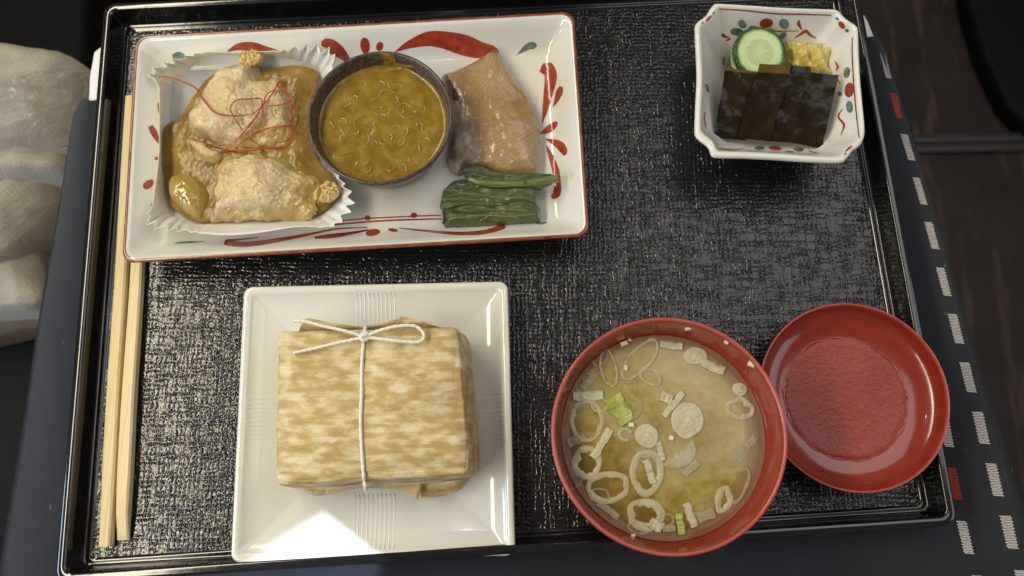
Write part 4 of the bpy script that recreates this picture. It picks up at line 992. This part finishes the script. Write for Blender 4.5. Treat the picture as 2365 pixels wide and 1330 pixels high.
def annulus(cx, cy, rx, ry, rot, wd, label, m=onion, z=MZ, seed=0, a0=0, a1=360, wob=.06, hgt=.0007):
    wd *= 1.18; n_ = 72 if a1 - a0 >= 360 else 40; full = a1 - a0 >= 360; c, s = math.cos(R(rot)), math.sin(R(rot)); L = [[] for _ in range(7)]
    for i in range(n_):
        a = R(a0 + (a1 - a0) * i / (n_ if full else n_ - 1)); f = 1 + wob * noise.noise(Vector((math.cos(a) * 1.3, math.sin(a) * 1.3, seed * 3.1))) * 2
        w_ = wd * (1 + .45 * noise.noise(Vector((math.cos(a) * 1.7, math.sin(a) * 1.7, seed + 9))))
        jo = 2.6 * noise.noise(Vector((math.cos(a) * 4, math.sin(a) * 4, seed * 2.3))); ji = 4.5 * noise.noise(Vector((math.cos(a) * 4.5, math.sin(a) * 4.5, seed * 2.3 + 7)))
        for k, (dr, h) in enumerate(((2 + jo, -.0006), (jo, hgt * .5), (-.10 * w_ + jo, hgt), (-.5 * w_, hgt * .7), (-.85 * w_ + ji, hgt * .9), (-w_ + ji, hgt * .3), (-w_ - 2 + ji, -.0006))):
            X = (rx * f + dr) * math.cos(a); Y = (ry * f + dr) * math.sin(a)
            L[k].append(U(*zE([(cx + X * c - Y * s, cy + X * s + Y * c)])[0], z + h))
    # loops run round; for open arcs close the ends too
    if full: V, Fc = loft(L)
    else: V, Fc = loft([[L[k][i] for k in range(7)] for i in range(n_)], True, True)
    o = obj('scallion_ring', V, Fc, m.m, origin=U(*zE([(cx, cy)])[0], z)); o.data.flip_normals() if full else None
    tag(o, label, 'scallion', 'scallion slices in the soup'); return o
def disc(cx, cy, rx, ry, rot, label, rings_=3, m=onion, seed=0):
    t = thing('scallion_slice', label, 'scallion', U(*zE([(cx, cy)])[0], MZ), 'scallion slices in the soup')
    c, s = math.cos(R(rot)), math.sin(R(rot))
    def lp(f, h, n_=44):
        out = []
        for i in range(n_):
            a = 2 * math.pi * i / n_; g = f * (1 + .12 * noise.noise(Vector((math.cos(a) * 1.2, math.sin(a) * 1.2, seed + f * .6))) + .03 * noise.noise(Vector((math.cos(a) * 5, math.sin(a) * 5, seed + f * 3))))
            X, Y = rx * g * math.cos(a), ry * g * math.sin(a); out.append(U(*zE([(cx + X * c - Y * s, cy + X * s + Y * c)])[0], MZ + h))
        return out
    K = rings_ * 4 + 2
    loops = [lp(1, -.0006), lp(.985, .0006)] + [lp(1 - (k + .6) / (K + .6), .00075 + .00005 * k + .00007 * math.sin(k * 1.57)) for k in range(K)]
    V, Fc = loft(loops[:-2], False, False); obj('layer', V, Fc, m.m, t)
    V, Fc = loft(loops[-3:], False, True); obj('core', V, Fc, onion_core.m, t)
def chip(cx, cy, l, wd, rot, label, m=onion, z=MZ, h=.0013, seed=0):
    n_ = 9; c, s = math.cos(R(rot)), math.sin(R(rot)); loops = []
    for i in range(n_ * 2):
        u = -l / 2 + l * i / (n_ * 2 - 1); g = h * (.8 + .35 * noise.noise(Vector((u * .16, seed * 5.1, 0)))); e = 7 * noise.noise(Vector((u * .035, seed * 3.7, 0))); ww = 1 + .22 * noise.noise(Vector((u * .06, seed * 2.9, 5))); row = []
        for v, hh in ((-wd / 2, -.0008), (-wd / 2 + 4, g * .8), (-wd / 6, g * 1.1), (wd / 6, g * .95), (wd / 2 - 4, g), (wd / 2, -.0008)):
            v *= ww
            row.append(U(*zE([(cx + u * c - (v + e) * s, cy + u * s + (v + e) * c)])[0], z + hh))
        loops.append(row)
    V, Fc = loft(loops, True, True); o = obj('scallion_chip', V, Fc, m.m, sharp=60, origin=U(*zE([(cx, cy)])[0], z)); o.data.flip_normals()
    tag(o, label, 'scallion', 'scallion slices in the soup'); return o
annulus(345, 335, 46, 98, -12, 11, 'tall thin scallion oval beside the widest thin loop', seed=1)
annulus(505, 290, 62, 128, 42, 15, 'widest thin scallion loop, leaning against the far bowl wall', seed=2)
annulus(268, 400, 62, 56, 20, 9, 'faint thin scallion loop next to the tall thin oval', onion_dim, seed=3)
annulus(1020, 540, 72, 64, 10, 26, 'round scallion ring with a star-shaped hole by the lid side wall', seed=4, wob=.09)
annulus(935, 1007, 46, 74, 14, 30, 'plump scallion ring pinched to a slit, near the lid', seed=5, wob=.10)
annulus(540, 867, 90, 118, 5, 30, 'large greenish oval scallion ring with bits inside, centre of bowl', seed=6)
annulus(232, 602, 92, 108, 0, 21, 'large scallion ring below the flat strip on the chopstick side', seed=7)
annulus(232, 817, 78, 88, 0, 30, 'thick scallion ring overlapped by a slanted strip', seed=8)
annulus(345, 942, 112, 84, -10, 27, 'broad scallion ring next to the slit-free thick ring, near wall', seed=9, wob=.09)
annulus(535, 1085, 100, 88, 10, 34, 'broad thick scallion ring closest to the near bowl wall', seed=10)
annulus(430, 673, 40, 38, 0, 17, 'small broken scallion curl under the green piece', seed=11, a0=60, a1=350)
annulus(470, 535, 50, 62, 0, 20, 'sunken scallion ring half hidden by the green piece', onion_dim, seed=12, a0=-110, a1=100)
annulus(1020, 930, 42, 98, 22, 14, 'thin scallion arc hugging the wall above the pinched ring', onion_dim, seed=13, a0=-130, a1=95)
annulus(690, 755, 105, 95, 0, 62, 'banana-shaped greenish scallion piece in the centre', seed=14, a0=-32, a1=128, wob=.03)
for i_, (x, y, a, b, r, w_, lab) in enumerate(((205, 520, 40, 34, 0, 10, 'small pale scallion ring above the large ring by the flat strip'), (560, 380, 58, 44, 30, 12, 'pale scallion ring just below the end of the widest loop'),
        (640, 1110, 46, 40, 0, 12, 'pale scallion ring by the small green bit at the near wall'), (300, 520, 46, 40, 0, 10, 'pale scallion ring under the flat ridged strip'))):
    annulus(x, y, a, b, r, w_, lab, onion if i_ % 2 else onion_dim, seed=50 + i_, wob=.09)
disc(788, 270, 64, 47, 5, 'solid beige scallion slice by the far bowl wall', 2, seed=1)
disc(750, 602, 84, 94, 10, 'largest solid scallion slice with concentric layers', 3, seed=2)
disc(540, 680, 62, 64, 0, 'smaller solid scallion slice with concentric layers', 3, seed=3)
for i_, (x, y, a, b, r, w_, lab) in enumerate(((300, 275, 40, 52, 30, 8, 'faint thin scallion ring between the tall oval and the wall'), (455, 380, 50, 34, -10, 10, 'faint scallion ring under the end of the widest loop'), (175, 905, 34, 46, 20, 9, 'faint scallion ring at the wall below the overlapped ring'),
        (300, 985, 52, 40, 15, 10, 'faint scallion ring inside the broad ring'), (500, 1150, 60, 34, 8, 10, 'faint scallion ring tucked under the closest thick ring'), (560, 760, 40, 46, 0, 9, 'faint scallion ring between the smaller slice and the oval ring'), (800, 1050, 44, 30, -20, 9, 'faint scallion ring above the frayed chip'))):
    annulus(x, y, a, b, r, w_, lab, onion_dim, seed=30 + i_)
disc(1015, 440, 40, 36, 30, 'small plump scallion knob above the star-holed ring', 2, seed=4)
chip(665, 215, 118, 44, 8, 'flaky scallion strip at the far wall next to the widest loop', seed=1)
chip(880, 325, 130, 52, 22, 'frayed scallion strip touching the solid beige slice', seed=2)
chip(676, 518, 158, 40, -50, 'pale slanted scallion strip leaning on the largest slice', seed=3)
chip(640, 484, 62, 62, 20, 'small square scallion chip beside the pale slanted strip', seed=4)
chip(310, 718, 172, 46, -57, 'ridged scallion strip lying across two rings', seed=5)
chip(240, 472, 152, 54, -2, 'flat ridged scallion strip level above the large ring', seed=6)
chip(240, 398, 110, 48, -55, 'scallion strip against the wall by the faint loop', onion_dim, seed=7)
chip(404, 545, 150, 96, 58, 'bright yellow-green scallion piece, the largest green bit', onion_green, seed=8, h=.0022)
chip(345, 1058, 130, 40, 36, 'ridged scallion strip tucked along the near wall', onion_dim, seed=9)
chip(765, 1085, 130, 48, 70, 'upright ridged scallion strip next to the small green bit', seed=10)
chip(714, 1130, 110, 46, 82, 'small green scallion bit touching the near bowl wall', onion_green, seed=11, h=.0018)
chip(845, 1085, 96, 58, -20, 'frayed scallion chip between the green bit and pinched ring', onion_dim, seed=12)
chip(588, 1135, 72, 58, 30, 'square scallion chip resting on the closest thick ring', seed=13)
chip(655, 1155, 66, 40, -8, 'half sunken scallion chip by the near wall', onion_dim, seed=14)
chip(1000, 785, 110, 70, -40, 'blurred sunken scallion strip on the lid side', onion_dim, z=MZ - .0005, seed=15)
chip(612, 758, 96, 38, 75, 'narrow scallion sliver between slice and oval ring', seed=16)
chip(766, 845, 96, 46, -42, 'sunken scallion chip below the banana-shaped piece', onion_dim, seed=17)
chip(180, 700, 96, 54, -25, 'faint scallion scrap at the wall beside the large ring', onion_dim, z=MZ - .0004, seed=18)
chip(556, 862, 126, 46, 72, 'scallion scrap lying inside the large oval ring', seed=19)
chip(1070, 712, 70, 46, -45, 'faint scallion scrap on the wall past the star-holed ring', onion_dim, z=MZ - .0003, seed=20)
TREES['bowl'] = loft([circle(BC, BR * a, z, 64) for a, z in bp], True, True)
for (x, y, a, b, rot, lab) in ((752, 131, 26, 14, -10, 'cream curd bit stuck high on the far inner bowl wall'), (947, 201, 20, 12, 30, 'tiny cream curd bit between two bigger bits on the wall'), (1075, 312, 30, 24, 20, 'biggest cream curd bit on the bowl wall near the lid'),
                               (424, 207, 34, 20, -20, 'cream curd bit on the wall above the widest thin loop'), (452, 190, 16, 10, 10, 'tiny cream curd bit next to the one above the loop'), (432, 332, 16, 26, 10, 'cream curd bit inside the widest thin loop'),
                               (665, 690, 22, 20, 30, 'cream curd bit below the largest solid slice'), (460, 622, 24, 20, 0, 'cream curd bit under the green piece'), (470, 1188, 20, 12, 0, 'cream curd bit at the near broth edge')):
    p = hit(*zE([(x, y)])[0], ['bowl'], .0006); p = p if p.z > MZ else U(*zE([(x, y)])[0], MZ + .0009); k = .37 / F / 2.2167
    V, Fc = box(p, a * k, b * k, .0014, R(-rot)); V = [v + Vector((.0002 * noise.noise(v * 3000), .0002 * noise.noise(v * 3100), 0)) for v in V]
    tag(obj('curd_bit', V, Fc, white_bit.m, smooth=False, origin=p), lab, 'curd bit', 'cream curd bits in the bowl')

# ------------------------------------------------------------------ lid
LZ = .0215
lr_, ll_, lt_, lb_ = U(2189.5, 925, LZ), U(1757, 915, LZ), U(1935, 699.5, LZ), U(1989, 1140, LZ)
LC = Vector(((lr_.x + ll_.x) / 2, (lt_.y + lb_.y) / 2, 0)); LR = (lr_.x - ll_.x + lt_.y - lb_.y) / 4 * 1.005
lid = thing('bowl_lid', 'red lacquer bowl lid lying upside down, wet with condensation', 'lid', Vector((LC.x, LC.y, .0003)))
lp_ = [(.40, .0005), (.44, .0005), (.45, .006), (.62, .0085), (.82, .0108), (.95, .0155), (.990, .0198), (1.0, .0212), (.994, .0221), (.982, .0214), (.97, .0196), (.955, .0182), (.94, .0171), (.92, .0160), (.90, .0152), (.87, .0143), (.84, .0135), (.80, .0128), (.76, .0122), (.71, .0117), (.66, .0113), (.60, .0109), (.3, .0106)]
V, Fc = loft([circle(LC, LR * a, z, 128) for a, z in lp_], True, True); obj('lid_body', V, Fc, lacquer.m, lid); TREES['lid'] = (V, Fc)
obj('lip', *loft([circle(LC, LR * a, z, 128) for a, z in ((.992, .0206), (1.002, .0214), (.996, .0223), (.984, .0221), (.975, .0208))]), lacquer_rim.m, lid)
# condensation: droplets too many to count, and a pooled film
random.seed(11); V, Fc = [], []
dz = lambda r: interp([(0, .0106), (.3, .0106), (.60, .0109), (.66, .0113), (.71, .0117), (.76, .0122), (.80, .0128), (.84, .0135)], r)
V0 = [[Vector((LC.x + LR * .655 * s_ * (1 + .05 * noise.noise(Vector((math.cos(a) * 2, math.sin(a) * 2, 3))) + .03 * noise.noise(Vector((math.cos(a) * 7, math.sin(a) * 7, 3)))) * math.cos(a), LC.y + LR * .655 * s_ * (1 + .05 * noise.noise(Vector((math.cos(a) * 2, math.sin(a) * 2, 3))) + .03 * noise.noise(Vector((math.cos(a) * 7, math.sin(a) * 7, 3)))) * math.sin(a), dz(.655 * s_ * 1.03) + h_)) for a in [2 * math.pi * i / 96 for i in range(96)]] for s_, h_ in ((1, .0000), (.985, .0003), (.9, .00035), (.5, .0004))]
o = obj('condensation_film', *loft(V0, False, True), mist.m, lid)
ncl = 0
while ncl < 1700:
    a, r = random.uniform(0, 2 * math.pi), .63 * math.sqrt(random.random()) * 1.03
    p = Vector((LC.x + LR * r * math.cos(a), LC.y + LR * r * math.sin(a), 0))
    q = topix(Vector((p.x, p.y, .011)))
    if inside(q, [(1900, 790), (2000, 810), (2025, 860), (1985, 880), (1975, 910), (1955, 870), (1940, 830)]) or inside(q, [(1815, 935), (1870, 950), (1868, 975), (1835, 990)]): continue
    if noise.noise(p * 55) < -.32: continue
    p.z = dz(r) + .0002; rr = random.choice((.00014, .00018, .00024, .0004)) * random.uniform(.8, 1.25); o = len(V); ex = random.uniform(.8, 1.5)
    th0 = random.uniform(0, 3.14)
    for (rd, hh) in ((1, 0), (.72, .45)):
        for i in range(6):
            t = i * math.pi / 3; X, Y = rr * rd * ex * math.cos(t), rr * rd * math.sin(t)
            V.append(p + Vector((X * math.cos(th0) - Y * math.sin(th0), X * math.sin(th0) + Y * math.cos(th0), hh * rr)))
    V.append(p + Vector((0, 0, rr * .6)))
    for i in range(6):
        j = (i + 1) % 6; Fc += [(o + i, o + j, o + 6 + j, o + 6 + i), (o + 6 + i, o + 6 + j, o + 12)]
    ncl += 1
o = obj('condensation', V, Fc, droplet.m, lid); o['kind'] = 'stuff'
def pool(px, name='water_pool'):
    P = resample(zF(px), 70); loops = []; c = (sum(p[0] for p in P) / 70, sum(p[1] for p in P) / 70)
    for s, h in ((1, .00005), (.93, .0002), (.75, .00032), (.5, .00036)):
        loops.append([hit(c[0] + (x - c[0]) * s, c[1] + (y - c[1]) * s, ['lid'], h) for x, y in P])
    return obj(name, *loft(loops, False, True), film.m, lid)
pool([(355, 232), (420, 238), (480, 265), (540, 330), (590, 372), (520, 410), (490, 450), (455, 440), (430, 400), (440, 350), (400, 280)])
pool([(160, 540), (210, 530), (255, 560), (262, 600), (225, 630), (190, 625)])
pool([(640, 880), (680, 860), (720, 855), (710, 880), (670, 895)])
# the meniscus ring round the wet floor of the lid
rg = []
for i in range(150):
    a = 2 * math.pi * i / 150; r = .665 + .018 * noise.noise(Vector((math.cos(a) * 3, math.sin(a) * 3, 1)))
    rg.append(Vector((LC.x + LR * r * math.cos(a), LC.y + LR * r * math.sin(a), dz(r))))
rg.append(rg[0])
obj('water_edge', *tube(rg, [.00045 * (1 + .6 * noise.noise(Vector((i * .3, 0, 0)))) for i in range(151)], 6), film.m, lid)

# ------------------------------------------------------------------ blanket and plastic bag at the side
bk = thing('blanket', 'crumpled beige knitted blanket beside the table', 'blanket', U(60, 450, -.20))
def fold(px, z, h, m, seed, name='fold', pr=None):
    off = Vector((seed, seed, 0))
    o = blob(name, px, z, h, m, bk, n=120, rings=30, rough=lambda p: .009 * fbm(p * 20 + off, 3) - .011 * abs(noise.noise(Vector((p.x * 12 + p.y * 9, p.y * 34 - p.x * 6, seed)))) - .006 * abs(noise.noise(Vector((p.x * 40, p.y * 22, seed + 3)))) + .0014 * fbm(p * 90, 2), prof=pr or (lambda s: (1 - s ** 3) ** .5), zb=z - .05); return o
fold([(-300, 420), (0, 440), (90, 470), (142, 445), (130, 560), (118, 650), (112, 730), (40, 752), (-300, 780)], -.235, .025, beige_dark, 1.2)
fold([(-320, 610), (-60, 640), (10, 585), (76, 525), (86, 580), (92, 640), (104, 690), (72, 712), (0, 716), (-320, 740)], -.205, .035, beige, 2.9)
fold([(-320, 430), (-100, 416), (0, 414), (90, 404), (142, 402), (138, 440), (104, 498), (45, 552), (0, 590), (-150, 680), (-320, 700)], -.185, .045, beige, 5.5)
fold([(-320, 330), (-100, 340), (0, 342), (110, 344), (172, 330), (168, 372), (150, 404), (80, 408), (0, 412), (-320, 440)], -.160, .030, beige, 7.1)
fold([(-320, 130), (-100, 112), (0, 106), (80, 104), (140, 118), (190, 140), (208, 158), (206, 200), (190, 280), (165, 338), (60, 352), (-100, 352), (-320, 360)], -.150, .045, beige, 8.3)
bgo = blob('plastic_bag', [(-260, 190), (-60, 180), (10, 185), (70, 190), (130, 205), (200, 172), (202, 215), (185, 275), (150, 318), (60, 338), (-80, 345), (-260, 350)], -.135, .038, bag, n=140, rings=40, rough=lambda p: .006 * abs(noise.noise(Vector((p.x * 40, p.y * 85, 2)))) + .004 * fbm(p * 45, 4), prof=lambda s: (1 - s ** 3) ** .5)
tag(bgo, 'crinkled clear plastic bag lying on the beige blanket', 'plastic bag')

# ------------------------------------------------------------------ the small bluish lamp whose glint shows in the lid
g = U(2115, 955, .0150); rad = Vector((LC.x - g.x, LC.y - g.y, 0)).normalized(); nrm = (rad * math.sin(R(27)) + Vector((0, 0, math.cos(R(27))))).normalized()
vw = (CAM - g).normalized(); rf = 2 * nrm.dot(vw) * nrm - vw
ld = bpy.data.lights.new('indicator_lamp', 'POINT'); ld.energy = .12; ld.color = (.62, .74, 1.0); ld.shadow_soft_size = .006
lo = bpy.data.objects.new('indicator_lamp', ld); C.objects.link(lo); lo.location = g + rf * .6

# ------------------------------------------------------------------ unseen mask added before the spot; its opening shapes the cool patch on the plate
foot = [(-.0892, -.0110), (-.146, -.0407), (-.088, -.090), (-.050, -.0405)]
ax = (RAIM - RLO).normalized(); uu = ax.cross(Vector((0, 0, 1))).normalized(); vv = uu.cross(ax); dist = .10
hole = []
for x, y in foot:
    d = (Vector((x, y, .009)) - RLO); hole.append(RLO + d * (dist / d.dot(ax)))
hc = RLO + ax * dist; L_ = []
for k in range(48):
    e = k / 12; i = int(e) % 4; h = hole[i].lerp(hole[(i + 1) % 4], e - int(e)); a = math.atan2((h - hc).dot(vv), (h - hc).dot(uu)); L_.append((h, a))
ring = lambda r, t: [hc + (uu * math.cos(a) + vv * math.sin(a)) * r - ax * t for _, a in L_]
obj_ = obj('beam_mask', *loft([[h for h, _ in L_], ring(.022, 0), ring(.024, .002), ring(.020, .13), ring(.006, .135)], False, True), black.m, origin=hc)
tag(obj_, 'unseen black mask added to shape the cool light patch on the plate', 'light mask')
